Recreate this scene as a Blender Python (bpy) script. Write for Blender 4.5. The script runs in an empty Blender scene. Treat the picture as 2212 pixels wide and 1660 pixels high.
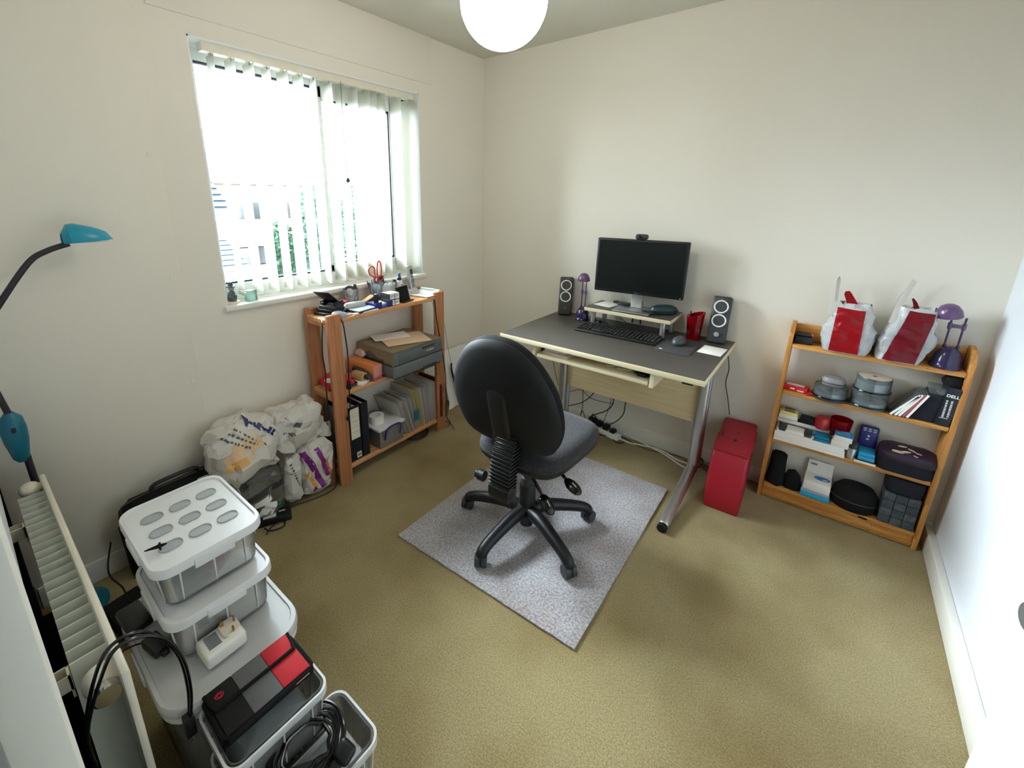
import bpy, bmesh, math, random
from math import sin, cos, pi, radians as rad, sqrt
from mathutils import Matrix, Vector, noise, Euler
from mathutils.bvhtree import BVHTree

S = bpy.context.scene
COL = S.collection
R_ = random.Random(7)

# ---------------------------------------------------------------- camera
cd = bpy.data.cameras.new('camera')
cam = bpy.data.objects.new('camera', cd)
COL.objects.link(cam)
S.camera = cam
cd.sensor_fit = 'HORIZONTAL'
cd.sensor_width = 36
cd.lens = 937.48 / 2212 * 36
cd.shift_x = 0.03248
cd.shift_y = -0.06342
cd.clip_start = 0.005
CX = Vector((0.77625035, 0.63037728, 0.00773831))
CY = Vector((0.17270624, -0.20083428, -0.96428116))
CZ = Vector((-0.60630681, 0.74986004, -0.26476777))
cam.matrix_world = Matrix(((CX.x, -CY.x, -CZ.x, 2.02628), (CX.y, -CY.y, -CZ.y, -2.53400),
                           (CX.z, -CY.z, -CZ.z, 1.45544), (0, 0, 0, 1)))

# ---------------------------------------------------------------- world, light, exposure
W = bpy.data.worlds.new('sky')
S.world = W
W.use_nodes = True
wn = W.node_tree.nodes
bg = wn['Background']
bg.inputs['Color'].default_value = (0.82, 0.91, 1.0, 1)      # bright overcast sky
bg.inputs['Strength'].default_value = 55.0
pl = bpy.data.lights.new('window_portal', 'AREA')
pl.shape = 'RECTANGLE'
pl.size = 1.18
pl.size_y = 1.07
pl.cycles.is_portal = True
po = bpy.data.objects.new('window_portal', pl)
COL.objects.link(po)
po.location = (-0.2, -1.21, 1.52)
po.rotation_euler = (0, -pi / 2, 0)
vs = S.view_settings
vs.view_transform = 'Standard'
vs.look = 'None'
vs.gamma = 1
vs.use_curve_mapping = False
vs.exposure = 0.66
GLOBE = 12.0
S.cycles.max_bounces = 14
S.cycles.diffuse_bounces = 8
S.cycles.transparent_max_bounces = 24
S.cycles.caustics_reflective = False
S.cycles.caustics_refractive = False
S.cycles.sample_clamp_indirect = 6

# ---------------------------------------------------------------- materials
def lin(h):
    h = h.lstrip('#')
    o = []
    for i in (0, 2, 4):
        v = int(h[i:i + 2], 16) / 255
        o.append(v / 12.92 if v <= .04045 else ((v + .055) / 1.055) ** 2.4)
    return (*o, 1)

def mat(name, col, rough=.5, metal=0, spec=.5, nz=None, bump=None, alpha=None, trans=0, emit=0, coat=0, sheen=0):
    """principled material; nz=(scale, second colour, amount), bump=(scale, strength)"""
    m = bpy.data.materials.new(name)
    m.use_nodes = True
    t = m.node_tree
    N, L = t.nodes, t.links
    b = N['Principled BSDF']
    I = b.inputs
    I['Base Color'].default_value = lin(col)
    I['Roughness'].default_value = rough
    I['Metallic'].default_value = metal
    I['Specular IOR Level'].default_value = spec
    if coat: I['Coat Weight'].default_value = coat
    if sheen: I['Sheen Weight'].default_value = sheen
    if trans: I['Transmission Weight'].default_value = trans
    if emit:
        I['Emission Color'].default_value = lin(col)
        I['Emission Strength'].default_value = emit
    tc = N.new('ShaderNodeTexCoord')
    if nz:
        n = N.new('ShaderNodeTexNoise')
        n.inputs['Scale'].default_value = nz[0]
        n.inputs['Detail'].default_value = 6
        n.inputs['Roughness'].default_value = .65
        L.new(tc.outputs['Object'], n.inputs['Vector'])
        r = N.new('ShaderNodeMapRange')
        r.inputs[1].default_value = .5 - nz[2]
        r.inputs[2].default_value = .5 + nz[2]
        L.new(n.outputs['Fac'], r.inputs[0])
        x = N.new('ShaderNodeMix')
        x.data_type = 'RGBA'
        x.inputs[6].default_value = lin(col)
        x.inputs[7].default_value = lin(nz[1])
        L.new(r.outputs[0], x.inputs[0])
        L.new(x.outputs[2], I['Base Color'])
    if bump:
        n = N.new('ShaderNodeTexNoise')
        n.inputs['Scale'].default_value = bump[0]
        n.inputs['Detail'].default_value = 4
        L.new(tc.outputs['Object'], n.inputs['Vector'])
        p = N.new('ShaderNodeBump')
        p.inputs['Strength'].default_value = bump[1]
        p.inputs['Distance'].default_value = .004
        L.new(n.outputs['Fac'], p.inputs['Height'])
        L.new(p.outputs['Normal'], I['Normal'])
    if alpha is not None:
        out = N['Material Output']
        tr = N.new('ShaderNodeBsdfTransparent')
        mx = N.new('ShaderNodeMixShader')
        mx.inputs[0].default_value = alpha
        L.new(tr.outputs[0], mx.inputs[1])
        L.new(b.outputs[0], mx.inputs[2])
        L.new(mx.outputs[0], out.inputs[0])
    return m

def wood(name, c1, c2, axis=2, scale=26, rough=.5, knots=True):
    m = bpy.data.materials.new(name)
    m.use_nodes = True
    t = m.node_tree
    N, L = t.nodes, t.links
    b = N['Principled BSDF']
    b.inputs['Roughness'].default_value = rough
    tc = N.new('ShaderNodeTexCoord')
    mp = N.new('ShaderNodeMapping')
    s = [scale] * 3
    s[axis] = scale * .06
    mp.inputs['Scale'].default_value = s
    L.new(tc.outputs['Object'], mp.inputs['Vector'])
    n = N.new('ShaderNodeTexNoise')
    n.inputs['Scale'].default_value = 2.2
    n.inputs['Detail'].default_value = 5
    n.inputs['Distortion'].default_value = 1.3
    L.new(mp.outputs[0], n.inputs['Vector'])
    r = N.new('ShaderNodeValToRGB')
    r.color_ramp.elements[0].position = .38
    r.color_ramp.elements[0].color = lin(c2)
    r.color_ramp.elements[1].position = .62
    r.color_ramp.elements[1].color = lin(c1)
    L.new(n.outputs['Fac'], r.inputs[0])
    if knots:
        mp2 = N.new('ShaderNodeMapping')
        s2 = [9.0] * 3
        s2[axis] = 4.5
        mp2.inputs['Scale'].default_value = s2
        L.new(tc.outputs['Object'], mp2.inputs['Vector'])
        v = N.new('ShaderNodeTexVoronoi')
        L.new(mp2.outputs[0], v.inputs['Vector'])
        r2 = N.new('ShaderNodeMapRange')
        r2.inputs[1].default_value = .06
        r2.inputs[2].default_value = .10
        r2.inputs[3].default_value = 1
        r2.inputs[4].default_value = 0
        L.new(v.outputs['Distance'], r2.inputs[0])
        x = N.new('ShaderNodeMix')
        x.data_type = 'RGBA'
        x.inputs[7].default_value = lin('#5a2f14')
        L.new(r2.outputs[0], x.inputs[0])
        L.new(r.outputs[0], x.inputs[6])
        L.new(x.outputs[2], b.inputs['Base Color'])
    else:
        L.new(r.outputs[0], b.inputs['Base Color'])
    return m

def film(name, col, fac, rough=.35, trl=.5, tint='#ffffff', bump=None):
    """thin translucent plastic: part see-through, part diffuse/translucent, a little gloss"""
    m = bpy.data.materials.new(name)
    m.use_nodes = True
    t = m.node_tree
    N, L = t.nodes, t.links
    N.remove(N['Principled BSDF'])
    out = N['Material Output']
    d = N.new('ShaderNodeBsdfDiffuse'); d.inputs[0].default_value = lin(col)
    tl = N.new('ShaderNodeBsdfTranslucent'); tl.inputs[0].default_value = lin(col)
    m1 = N.new('ShaderNodeMixShader'); m1.inputs[0].default_value = trl
    L.new(d.outputs[0], m1.inputs[1]); L.new(tl.outputs[0], m1.inputs[2])
    tr = N.new('ShaderNodeBsdfTransparent'); tr.inputs[0].default_value = lin(tint)
    m2 = N.new('ShaderNodeMixShader'); m2.inputs[0].default_value = fac
    L.new(tr.outputs[0], m2.inputs[1]); L.new(m1.outputs[0], m2.inputs[2])
    g = N.new('ShaderNodeBsdfGlossy'); g.inputs['Roughness'].default_value = rough
    fr = N.new('ShaderNodeFresnel'); fr.inputs[0].default_value = 1.38
    m3 = N.new('ShaderNodeMixShader')
    L.new(fr.outputs[0], m3.inputs[0]); L.new(m2.outputs[0], m3.inputs[1]); L.new(g.outputs[0], m3.inputs[2])
    L.new(m3.outputs[0], out.inputs[0])
    if bump:
        tc = N.new('ShaderNodeTexCoord')
        n = N.new('ShaderNodeTexNoise'); n.inputs['Scale'].default_value = bump[0]
        L.new(tc.outputs['Object'], n.inputs['Vector'])
        p = N.new('ShaderNodeBump'); p.inputs['Strength'].default_value = bump[1]; p.inputs['Distance'].default_value = .004
        L.new(n.outputs['Fac'], p.inputs['Height'])
        for s in (d, tl, g): L.new(p.outputs[0], s.inputs['Normal'])
    return m

M = {}
M['wall'] = mat('wall_paint', '#ebe6da', .85, spec=.2, bump=(260, .12))
M['wallw'] = mat('white_wall_paint', '#e1e6ec', .7, spec=.25, bump=(260, .1))
M['ceil'] = mat('textured_ceiling', '#dedbcf', .95, spec=.1, bump=(150, .5), nz=(220, '#cfccbf', .3))
M['trim'] = mat('white_gloss_trim', '#eceae2', .35, bump=(40, .05))
M['upvc'] = mat('white_window_frame', '#eef1f0', .3)
M['gasket'] = mat('dark_gasket', '#2b3040', .6)
M['dark'] = mat('shade_dark_bare_wall', '#26282a', .9, spec=.1, nz=(18, '#15171a', .25))  # bare wall, its colour blackened to paint the shade behind the radiator
M['hall'] = mat('hall_paint', '#e0dcd2', .9)
M['white'] = mat('white_plastic', '#f1efe9', .4)
M['cream'] = mat('cream_enamel', '#efe8d6', .35, nz=(12, '#e6dfcd', .3))
M['fin'] = mat('grey_green_fin', '#d6dacd', .55)
M['black'] = mat('black_plastic', '#0d0f11', .42)
M['blackg'] = mat('black_gloss', '#0a0b0d', .14)
M['screen'] = mat('dark_screen', '#0d1312', .28, spec=.35)
M['cable'] = mat('black_cable', '#111213', .4)
M['wcable'] = mat('white_cable', '#ebe7dc', .4)
M['chrome'] = mat('chrome', '#c9c7c0', .18, metal=1)
M['silver'] = mat('silver_metal', '#c6c9cb', .32, metal=.9)
M['grey'] = mat('grey_plastic', '#7c8082', .5)
M['dgrey'] = mat('dark_grey_plastic', '#33373a', .5)
M['lgrey'] = mat('light_grey_plastic', '#c3c6c8', .45)
M['paper'] = mat('white_paper', '#f4f3ef', .8, spec=.2)
M['redpl'] = mat('red_plastic', '#a3122a', .42, bump=(300, .06))
M['red'] = mat('red_card', '#d0202c', .45)
M['blue'] = mat('deep_blue_plastic', '#23297a', .35)
M['blue2'] = mat('bright_blue_card', '#1d7fc0', .5)
M['cyan'] = mat('cyan_card', '#2aa3d4', .5)
M['navy'] = mat('navy_fabric', '#0e1220', .8, bump=(300, .2))
M['blackfab'] = mat('black_fabric', '#0a0b0c', .85, spec=.3, bump=(350, .3), nz=(120, '#121315', .3))
M['purple'] = mat('purple_gloss_plastic', '#271d48', .18, coat=.3)
M['mauve'] = mat('translucent_mauve_plastic', '#62466f', .25, coat=.3)
M['teal'] = mat('turquoise_enamel', '#1590ad', .3)
M['dteal'] = mat('dark_turquoise', '#0e6780', .35)
M['stem'] = mat('dark_stem', '#25222b', .5)
M['yellow'] = mat('yellow_card', '#e6cf4d', .6)
M['orange'] = mat('orange_card', '#e38a3c', .55, nz=(8, '#e8935f', .25))
M['pink'] = mat('pink_card', '#e0918a', .6)
M['kraft'] = mat('kraft_paper', '#c19a68', .8)
M['tan'] = mat('tan_cloth', '#8d8064', .85, bump=(200, .2))
M['green'] = mat('green_glass', '#1d5a3a', .3)
M['cedge'] = mat('cream_desk_edge', '#dfd3b0', .5)
M['maple'] = wood('pale_maple_board', '#e3cfa3', '#d9c294', axis=0, scale=30, knots=False)
M['desk'] = mat('dark_grey_laminate', '#47443f', .42, nz=(180, '#4f4b45', .3), bump=(500, .05))
M['pine_v'] = wood('stained_pine_upright', '#bf8358', '#a86a40', axis=2)
M['pine_h'] = wood('stained_pine_board', '#dca878', '#c98d58', axis=1)
M['pine_x'] = wood('pine_crosswise', '#cf9564', '#b8774a', axis=0)
M['oak_x'] = wood('honey_pine_board', '#d69e56', '#b97a34', axis=0)
M['oak_z'] = wood('honey_pine_side', '#d0964e', '#ae7030', axis=2)
M['tub'] = film('clear_storage_plastic', '#fafcfc', .2, .2, .25)
M['lid'] = film('frosted_lid_plastic', '#fafcfe', .94, .3, .16)
M['lid2'] = film('milky_lid_plastic', '#f8fbfc', .62, .25, .15)
M['clear'] = film('clear_plastic', '#f8fafa', .2, .15, .4)
M['smoke'] = film('smoked_clear_plastic', '#b9c2c5', .24, .12, .4, '#e2e8e9')
M['redclear'] = film('red_translucent_plastic', '#b3001a', .75, .15, .6, '#ff2a3a')
M['bag'] = film('white_carrier_film', '#f6f2ea', .97, .35, .25, bump=(45, .4))
M['bagc'] = film('clear_carrier_film', '#f4f7fa', .72, .22, .35, bump=(40, .5))
M['bagg'] = film('grey_carrier_film', '#8f8d84', .8, .3, .4, bump=(40, .5))
M['slat'] = film('cream_blind_fabric', '#f8f8ec', .97, .6, .5)
M['sleeve'] = film('clear_document_sleeve', '#f3f1ea', .88, .3, .3)

def glass_mat():
    m = bpy.data.materials.new('window_glass')
    m.use_nodes = True
    t = m.node_tree
    N, L = t.nodes, t.links
    N.remove(N['Principled BSDF'])
    tr = N.new('ShaderNodeBsdfTransparent'); tr.inputs[0].default_value = (.96, .98, .97, 1)
    g = N.new('ShaderNodeBsdfGlossy'); g.inputs['Roughness'].default_value = .02
    f = N.new('ShaderNodeFresnel'); f.inputs[0].default_value = 1.3
    x = N.new('ShaderNodeMixShader')
    L.new(f.outputs[0], x.inputs[0]); L.new(tr.outputs[0], x.inputs[1]); L.new(g.outputs[0], x.inputs[2])
    L.new(x.outputs[0], N['Material Output'].inputs[0])
    return m
M['glass'] = glass_mat()

def pile(name, c1, c2, c3, sc, patch, strength):
    """cut-pile carpet: tuft speckle, broad worn patches and a fine bumpy pile"""
    m = bpy.data.materials.new(name)
    m.use_nodes = True
    t = m.node_tree
    N, L = t.nodes, t.links
    b = N['Principled BSDF']
    b.inputs['Roughness'].default_value = .95
    b.inputs['Specular IOR Level'].default_value = .1
    b.inputs['Sheen Weight'].default_value = .15
    tc = N.new('ShaderNodeTexCoord')
    def nz(scale, det):
        n = N.new('ShaderNodeTexNoise')
        n.inputs['Scale'].default_value = scale
        n.inputs['Detail'].default_value = det
        L.new(tc.outputs['Object'], n.inputs['Vector'])
        return n
    a, p, f = nz(sc, 3), nz(patch, 3), nz(sc * 1.7, 2)
    r1 = N.new('ShaderNodeMapRange'); r1.inputs[1].default_value = .36; r1.inputs[2].default_value = .64
    L.new(a.outputs['Fac'], r1.inputs[0])
    r2 = N.new('ShaderNodeMapRange'); r2.inputs[1].default_value = .4; r2.inputs[2].default_value = .7
    L.new(p.outputs['Fac'], r2.inputs[0])
    x1 = N.new('ShaderNodeMix'); x1.data_type = 'RGBA'
    x1.inputs[6].default_value = lin(c1); x1.inputs[7].default_value = lin(c2)
    L.new(r1.outputs[0], x1.inputs[0])
    x2 = N.new('ShaderNodeMix'); x2.data_type = 'RGBA'; x2.blend_type = 'MULTIPLY'
    x2.inputs[7].default_value = lin(c3)
    L.new(r2.outputs[0], x2.inputs[0]); L.new(x1.outputs[2], x2.inputs[6])
    L.new(x2.outputs[2], b.inputs['Base Color'])
    bp = N.new('ShaderNodeBump'); bp.inputs['Strength'].default_value = strength; bp.inputs['Distance'].default_value = .006
    L.new(f.outputs['Fac'], bp.inputs['Height']); L.new(bp.outputs[0], b.inputs['Normal'])
    return m
M['carpet'] = pile('olive_carpet', '#b0a178', '#93845b', '#dbd2c0', 200, 2.6, .7)
M['rug'] = pile('grey_rug_pile', '#cfcccd', '#9c99a0', '#e2d9d4', 120, 5, .9)
M['seat'] = mat('charcoal_seat_cloth', '#3a3a3d', .9, nz=(260, '#0d0d0f', .1), bump=(420, .3), sheen=.1)
M['brickout'] = mat('brown_brick', '#54423a', .9, nz=(30, '#46362e', .2))
M['tile'] = mat('slate_tile', '#20272f', .8, spec=.2)
M['leaf'] = mat('tree_foliage', '#1a2f25', .8, spec=.1, nz=(2, '#28402f', .2))
M['bush'] = mat('bush_foliage', '#2a5540', .8, spec=.1, nz=(4, '#3c6a4c', .2))
M['road'] = mat('road', '#66686a', .9)
M['fence'] = mat('fence_boards', '#3b312b', .9)

# ---------------------------------------------------------------- geometry helpers
class G:
    def __init__(s): s.v, s.f = [], []
    def add(s, vs, fs, X=None):
        o = len(s.v)
        s.v += [X @ Vector(p) for p in vs] if X is not None else [Vector(p) for p in vs]
        s.f += [tuple(i + o for i in q) for q in fs]
        return s
    def bm(s, b, X=None):
        b.verts.index_update()
        s.add([v.co.copy() for v in b.verts], [[v.index for v in f.verts] for f in b.faces], X)
        b.free()
        return s
    def box(s, a, b, bev=0, seg=2, X=None):
        vs = [(x, y, z) for x in (a[0], b[0]) for y in (a[1], b[1]) for z in (a[2], b[2])]
        fs = [(0, 1, 3, 2), (4, 6, 7, 5), (0, 4, 5, 1), (2, 3, 7, 6), (0, 2, 6, 4), (1, 5, 7, 3)]
        if not bev: return s.add(vs, fs, X)
        k = bmesh.new()
        q = [k.verts.new(p) for p in vs]
        for f in fs: k.faces.new([q[i] for i in f])
        bev = min(bev, .49 * min(abs(b[i] - a[i]) for i in range(3)))
        bmesh.ops.bevel(k, geom=k.edges[:], offset=bev, segments=seg, profile=.5, affect='EDGES')
        return s.bm(k, X)
    def prism(s, pts, h, X=None, bev=0, seg=2):
        """closed 2-D outline in xy, extruded from z=0 to z=h"""
        k = bmesh.new()
        lo = [k.verts.new((p[0], p[1], 0)) for p in pts]
        hi = [k.verts.new((p[0], p[1], h)) for p in pts]
        n = len(pts)
        f0 = k.faces.new(lo[::-1]); f1 = k.faces.new(hi)
        for i in range(n): k.faces.new((lo[i], lo[(i + 1) % n], hi[(i + 1) % n], hi[i]))
        if bev:
            es = [e for e in k.edges if e in f0.edges[:] or e in f1.edges[:]]
            bmesh.ops.bevel(k, geom=es, offset=bev, segments=seg, profile=.5, affect='EDGES')
        return s.bm(k, X)
    def lathe(s, prof, n=24, X=None, caps=True):
        vs, fs = [], []
        for r, z in prof:
            for i in range(n): vs.append((r * cos(2 * pi * i / n), r * sin(2 * pi * i / n), z))
        for j in range(len(prof) - 1):
            for i in range(n):
                a, b = j * n + i, j * n + (i + 1) % n
                fs.append((a, b, b + n, a + n))
        if caps:
            fs.append(tuple(range(n))[::-1]); fs.append(tuple(range((len(prof) - 1) * n, len(prof) * n)))
        return s.add(vs, fs, X)
    def cyl(s, c, r, h, n=20, axis=2, r2=None, X=None):
        r2 = r if r2 is None else r2
        A = Matrix.Translation(c) @ AX[axis]
        if X is not None: A = X @ A
        e = min(r, abs(h)) * .12
        return s.lathe([(r - e, 0), (r, e), (r2, h - e), (r2 - e, h)], n, A)
    def ring(s, R, r, n=32, k=10, X=None):
        vs, fs = [], []
        for i in range(n):
            a = 2 * pi * i / n
            for j in range(k):
                b = 2 * pi * j / k
                vs.append(((R + r * cos(b)) * cos(a), (R + r * cos(b)) * sin(a), r * sin(b)))
        for i in range(n):
            for j in range(k):
                fs.append((i * k + j, ((i + 1) % n) * k + j, ((i + 1) % n) * k + (j + 1) % k, i * k + (j + 1) % k))
        return s.add(vs, fs, X)
    def tube(s, pts, r, n=8, sub=6, closed=False, X=None, flat=1.0):
        P = spline(pts, sub, closed)
        m = len(P)
        rr = r if isinstance(r, (list, tuple)) else [r] * len(pts)
        vs, fs, up = [], [], None
        for i, p in enumerate(P):
            a = P[i - 1] if (i or closed) else P[0]
            b = P[(i + 1) % m] if (i < m - 1 or closed) else P[-1]
            d = (b - a)
            d = d.normalized() if d.length > 1e-9 else Vector((0, 0, 1))
            if up is None:
                up = Vector((0, 0, 1)) if abs(d.z) < .9 else Vector((1, 0, 0))
            u = d.cross(up)
            if u.length < 1e-6: u = d.orthogonal()
            u.normalize(); w = u.cross(d).normalized(); up = w
            t = i / max(1, m - 1) * (len(rr) - 1)
            k = min(int(t), len(rr) - 2) if len(rr) > 1 else 0
            q = rr[k] + (rr[k + 1] - rr[k]) * (t - k) if len(rr) > 1 else rr[0]
            for j in range(n):
                an = 2 * pi * j / n
                vs.append(p + u * (q * cos(an)) + w * (q * flat * sin(an)))
        for i in range(m if closed else m - 1):
            for j in range(n):
                a, b = i * n + j, i * n + (j + 1) % n
                c, e = ((i + 1) % m) * n + j, ((i + 1) % m) * n + (j + 1) % n
                fs.append((a, b, e, c))
        if not closed:
            fs.append(tuple(range(n))[::-1]); fs.append(tuple(range((m - 1) * n, m * n)))
        return s.add(vs, fs, X)
    def dome(s, outline, layers, X=None):
        """stack of scaled copies of a 2-D outline: (scale, height) or (sx, sy, height); ends capped"""
        n = len(outline)
        cx = sum(p[0] for p in outline) / n; cy = sum(p[1] for p in outline) / n
        vs, fs = [], []
        for l in layers:
            sx, sy, h = (l[0], l[0], l[1]) if len(l) == 2 else l
            vs += [(cx + (p[0] - cx) * sx, cy + (p[1] - cy) * sy, h) for p in outline]
        for j in range(len(layers) - 1):
            for i in range(n):
                a, b = j * n + i, j * n + (i + 1) % n
                fs.append((a, b, b + n, a + n))
        fs.append(tuple(range(n))[::-1]); fs.append(tuple(range((len(layers) - 1) * n, len(layers) * n)))
        return s.add(vs, fs, X)
    def sheet(s, rows, th=0, off=None):
        """grid of points (list of rows); th>0 gives it thickness along the averaged normal"""
        h, w = len(rows), len(rows[0])
        P = [[Vector(p) for p in r] for r in rows]
        idx = lambda i, j: i * w + j
        vs = [p for r in P for p in r]
        fs = [(idx(i, j), idx(i, j + 1), idx(i + 1, j + 1), idx(i + 1, j)) for i in range(h - 1) for j in range(w - 1)]
        if th:
            k = len(vs); nn = []
            for i in range(h):
                for j in range(w):
                    a = P[min(i + 1, h - 1)][j] - P[max(i - 1, 0)][j]
                    b = P[i][min(j + 1, w - 1)] - P[i][max(j - 1, 0)]
                    q = b.cross(a)
                    nn.append(q.normalized() if q.length > 1e-12 else Vector((0, 0, 1)))
            vs += [vs[i] + nn[i] * th for i in range(k)]
            fs += [tuple(x + k for x in f)[::-1] for f in fs]
            rim = [idx(0, j) for j in range(w)] + [idx(i, w - 1) for i in range(1, h)] + \
                  [idx(h - 1, j) for j in range(w - 2, -1, -1)] + [idx(i, 0) for i in range(h - 2, 0, -1)]
            for i in range(len(rim)):
                a, b = rim[i], rim[(i + 1) % len(rim)]
                fs.append((a, b, b + k, a + k))
        return s.add(vs, fs)
    def ball(s, c, r, n=20, m=12, sq=(1, 1, 1), X=None):
        vs = [(0, 0, -1)]
        for j in range(1, m):
            b = -pi / 2 + pi * j / m
            for i in range(n):
                a = 2 * pi * i / n
                vs.append((cos(b) * cos(a), cos(b) * sin(a), sin(b)))
        vs.append((0, 0, 1))
        fs = [(0, 1 + (i + 1) % n, 1 + i) for i in range(n)]
        for j in range(m - 2):
            for i in range(n):
                a, b = 1 + j * n + i, 1 + j * n + (i + 1) % n
                fs.append((a, b, b + n, a + n))
        t = len(vs) - 1
        fs += [(t, t - n + i, t - n + (i + 1) % n) for i in range(n)]
        c = Vector(c)
        return s.add([c + Vector((p[0] * r * sq[0], p[1] * r * sq[1], p[2] * r * sq[2])) for p in vs], fs, X)
    def crumple(s, amp, sc, seed, keep=None):
        """creased displacement of every vertex (ridged noise)"""
        o = Vector((seed * 7.3, seed * 3.1, seed * 11.7))
        for i, p in enumerate(s.v):
            d = Vector([(abs(noise.noise(p * sc + o + Vector((k * 31, 0, 0)))) - .22) * 2 for k in range(3)])
            d += .7 * Vector([(abs(noise.noise(p * sc * 2.1 + o + Vector((0, k * 17, 0)))) - .2) * 1.5 for k in range(3)])
            d += .25 * Vector([noise.noise(p * sc * 4.5 + o + Vector((0, 0, k * 13))) for k in range(3)])
            w = keep(p) if keep else 1
            s.v[i] = p + d * amp * w
        return s

AX = [Matrix.Rotation(pi / 2, 4, 'Y'), Matrix.Rotation(-pi / 2, 4, 'X'), Matrix.Identity(4)]

def spline(pts, sub, closed=False):
    P = [Vector(p) for p in pts]
    if sub <= 1 or len(P) < 3: return P
    out, n = [], len(P)
    for i in range(n if closed else n - 1):
        g = lambda k: P[k % n] if closed else P[max(0, min(n - 1, k))]
        a, b, c, d = g(i - 1), g(i), g(i + 1), g(i + 2)
        for j in range(sub):
            t = j / sub
            out.append(.5 * ((2 * b) + (c - a) * t + (2 * a - 5 * b + 4 * c - d) * t * t + (3 * b - a - 3 * c + d) * t ** 3))
    if not closed: out.append(P[-1])
    return out

def rrect(w, h, r, n=5, cx=0, cy=0):
    """rounded rectangle outline centred on cx, cy"""
    o = []
    for qx, qy, a0 in ((1, 1, 0), (-1, 1, 90), (-1, -1, 180), (1, -1, 270)):
        for i in range(n + 1):
            a = rad(a0 + 90 * i / n)
            o.append((cx + qx * (w / 2 - r) + r * cos(a), cy + qy * (h / 2 - r) + r * sin(a)))
    return o

def circ(r, n=24, cx=0, cy=0, ry=None):
    return [(cx + r * cos(2 * pi * i / n), cy + (ry or r) * sin(2 * pi * i / n)) for i in range(n)]

def TR(x=0, y=0, z=0, rx=0, ry=0, rz=0):
    return Matrix.Translation((x, y, z)) @ Euler((rad(rx), rad(ry), rad(rz))).to_matrix().to_4x4()

ROOTS = {}
def thing(name, label, cat, loc=(0, 0, 0), rz=0, group=None):
    o = bpy.data.objects.new(name, None)
    COL.objects.link(o)
    o.empty_display_size = .02
    o.location = loc
    o.rotation_euler = (0, 0, rad(rz))
    o['label'] = label; o['category'] = cat
    if group: o['group'] = group
    ROOTS[o.name] = TR(*loc, rz=rz)
    return o

def top(o):
    while o.parent: o = o.parent
    return o

def mesh(name, g, m, flat=False, ang=38):
    me = bpy.data.meshes.new(name)
    me.from_pydata([tuple(p) for p in g.v], [], g.f)
    k = bmesh.new(); k.from_mesh(me)
    bmesh.ops.recalc_face_normals(k, faces=k.faces[:])
    k.to_mesh(me); k.free()
    me.materials.append(m)
    if not flat:
        me.polygons.foreach_set('use_smooth', [True] * len(me.polygons))
        me.set_sharp_from_angle(angle=rad(ang))
    return me

def part(name, g, m, parent, local=False, label=None, flat=False, kind=None, ang=38):
    """mesh child of a thing or of a part; coordinates are room coordinates unless local"""
    if not local:
        X = ROOTS[top(parent).name].inverted()
        q = G()
        q.v, q.f = [X @ p for p in g.v], g.f
        g = q
    o = bpy.data.objects.new(name, mesh(name, g, M[m] if isinstance(m, str) else m, flat, ang))
    COL.objects.link(o)
    o.parent = parent
    if label: o['label'] = label
    if kind: o['kind'] = kind
    return o

def single(name, g, m, label, cat, group=None, flat=False):
    """a thing that is one mesh; the mesh's origin is moved to its base"""
    lo = [min(p[i] for p in g.v) for i in range(3)]; hi = [max(p[i] for p in g.v) for i in range(3)]
    c = Vector(((lo[0] + hi[0]) / 2, (lo[1] + hi[1]) / 2, lo[2]))
    g.v = [p - c for p in g.v]
    o = bpy.data.objects.new(name, mesh(name, g, M[m] if isinstance(m, str) else m, flat))
    COL.objects.link(o)
    o.location = c
    o['label'] = label; o['category'] = cat
    if group: o['group'] = group
    ROOTS[o.name] = Matrix.Translation(c)
    return o

def struct(name, g, m, parent=None, flat=False):
    o = bpy.data.objects.new(name, mesh(name, g, M[m] if isinstance(m, str) else m, flat))
    COL.objects.link(o)
    o['kind'] = 'structure'
    if parent is None: ROOTS[o.name] = Matrix.Identity(4)
    else: o.parent = parent
    return o

def dup(o, loc=None, rz=None, label=None, parent=None):
    """copy a thing with its parts and their sub-parts"""
    c = o.copy(); COL.objects.link(c)
    if parent is not None: c.parent = parent
    if loc is not None: c.location = loc
    if rz is not None: c.rotation_euler = (0, 0, rad(rz))
    if label: c['label'] = label
    for ch in list(o.children): dup(ch, parent=c)
    return c

def text(s, size, X, m, parent, name='lettering', bold=0, sx=1):
    """flat printed lettering as a thin mesh; X places it in the thing's own coordinates"""
    cu = bpy.data.curves.new(name, 'FONT')
    cu.body = s; cu.size = size; cu.align_x = 'CENTER'; cu.align_y = 'CENTER'
    cu.extrude = .0003; cu.offset = bold; cu.resolution_u = 3
    t = bpy.data.objects.new(name, cu)
    COL.objects.link(t)
    me = bpy.data.meshes.new_from_object(t.evaluated_get(bpy.context.evaluated_depsgraph_get()))
    bpy.data.objects.remove(t)
    me.transform(X @ Matrix.Diagonal((sx, 1, 1, 1)))
    me.materials.clear(); me.materials.append(M[m])
    o = bpy.data.objects.new(name, me)
    COL.objects.link(o); o.parent = parent
    return o

def chord(pts, r, name, label, m='cable', group=None, n=7, sub=6, cat='cable'):
    return single(name, G().tube(pts, r, n, sub), m, label, cat, group)

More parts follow.
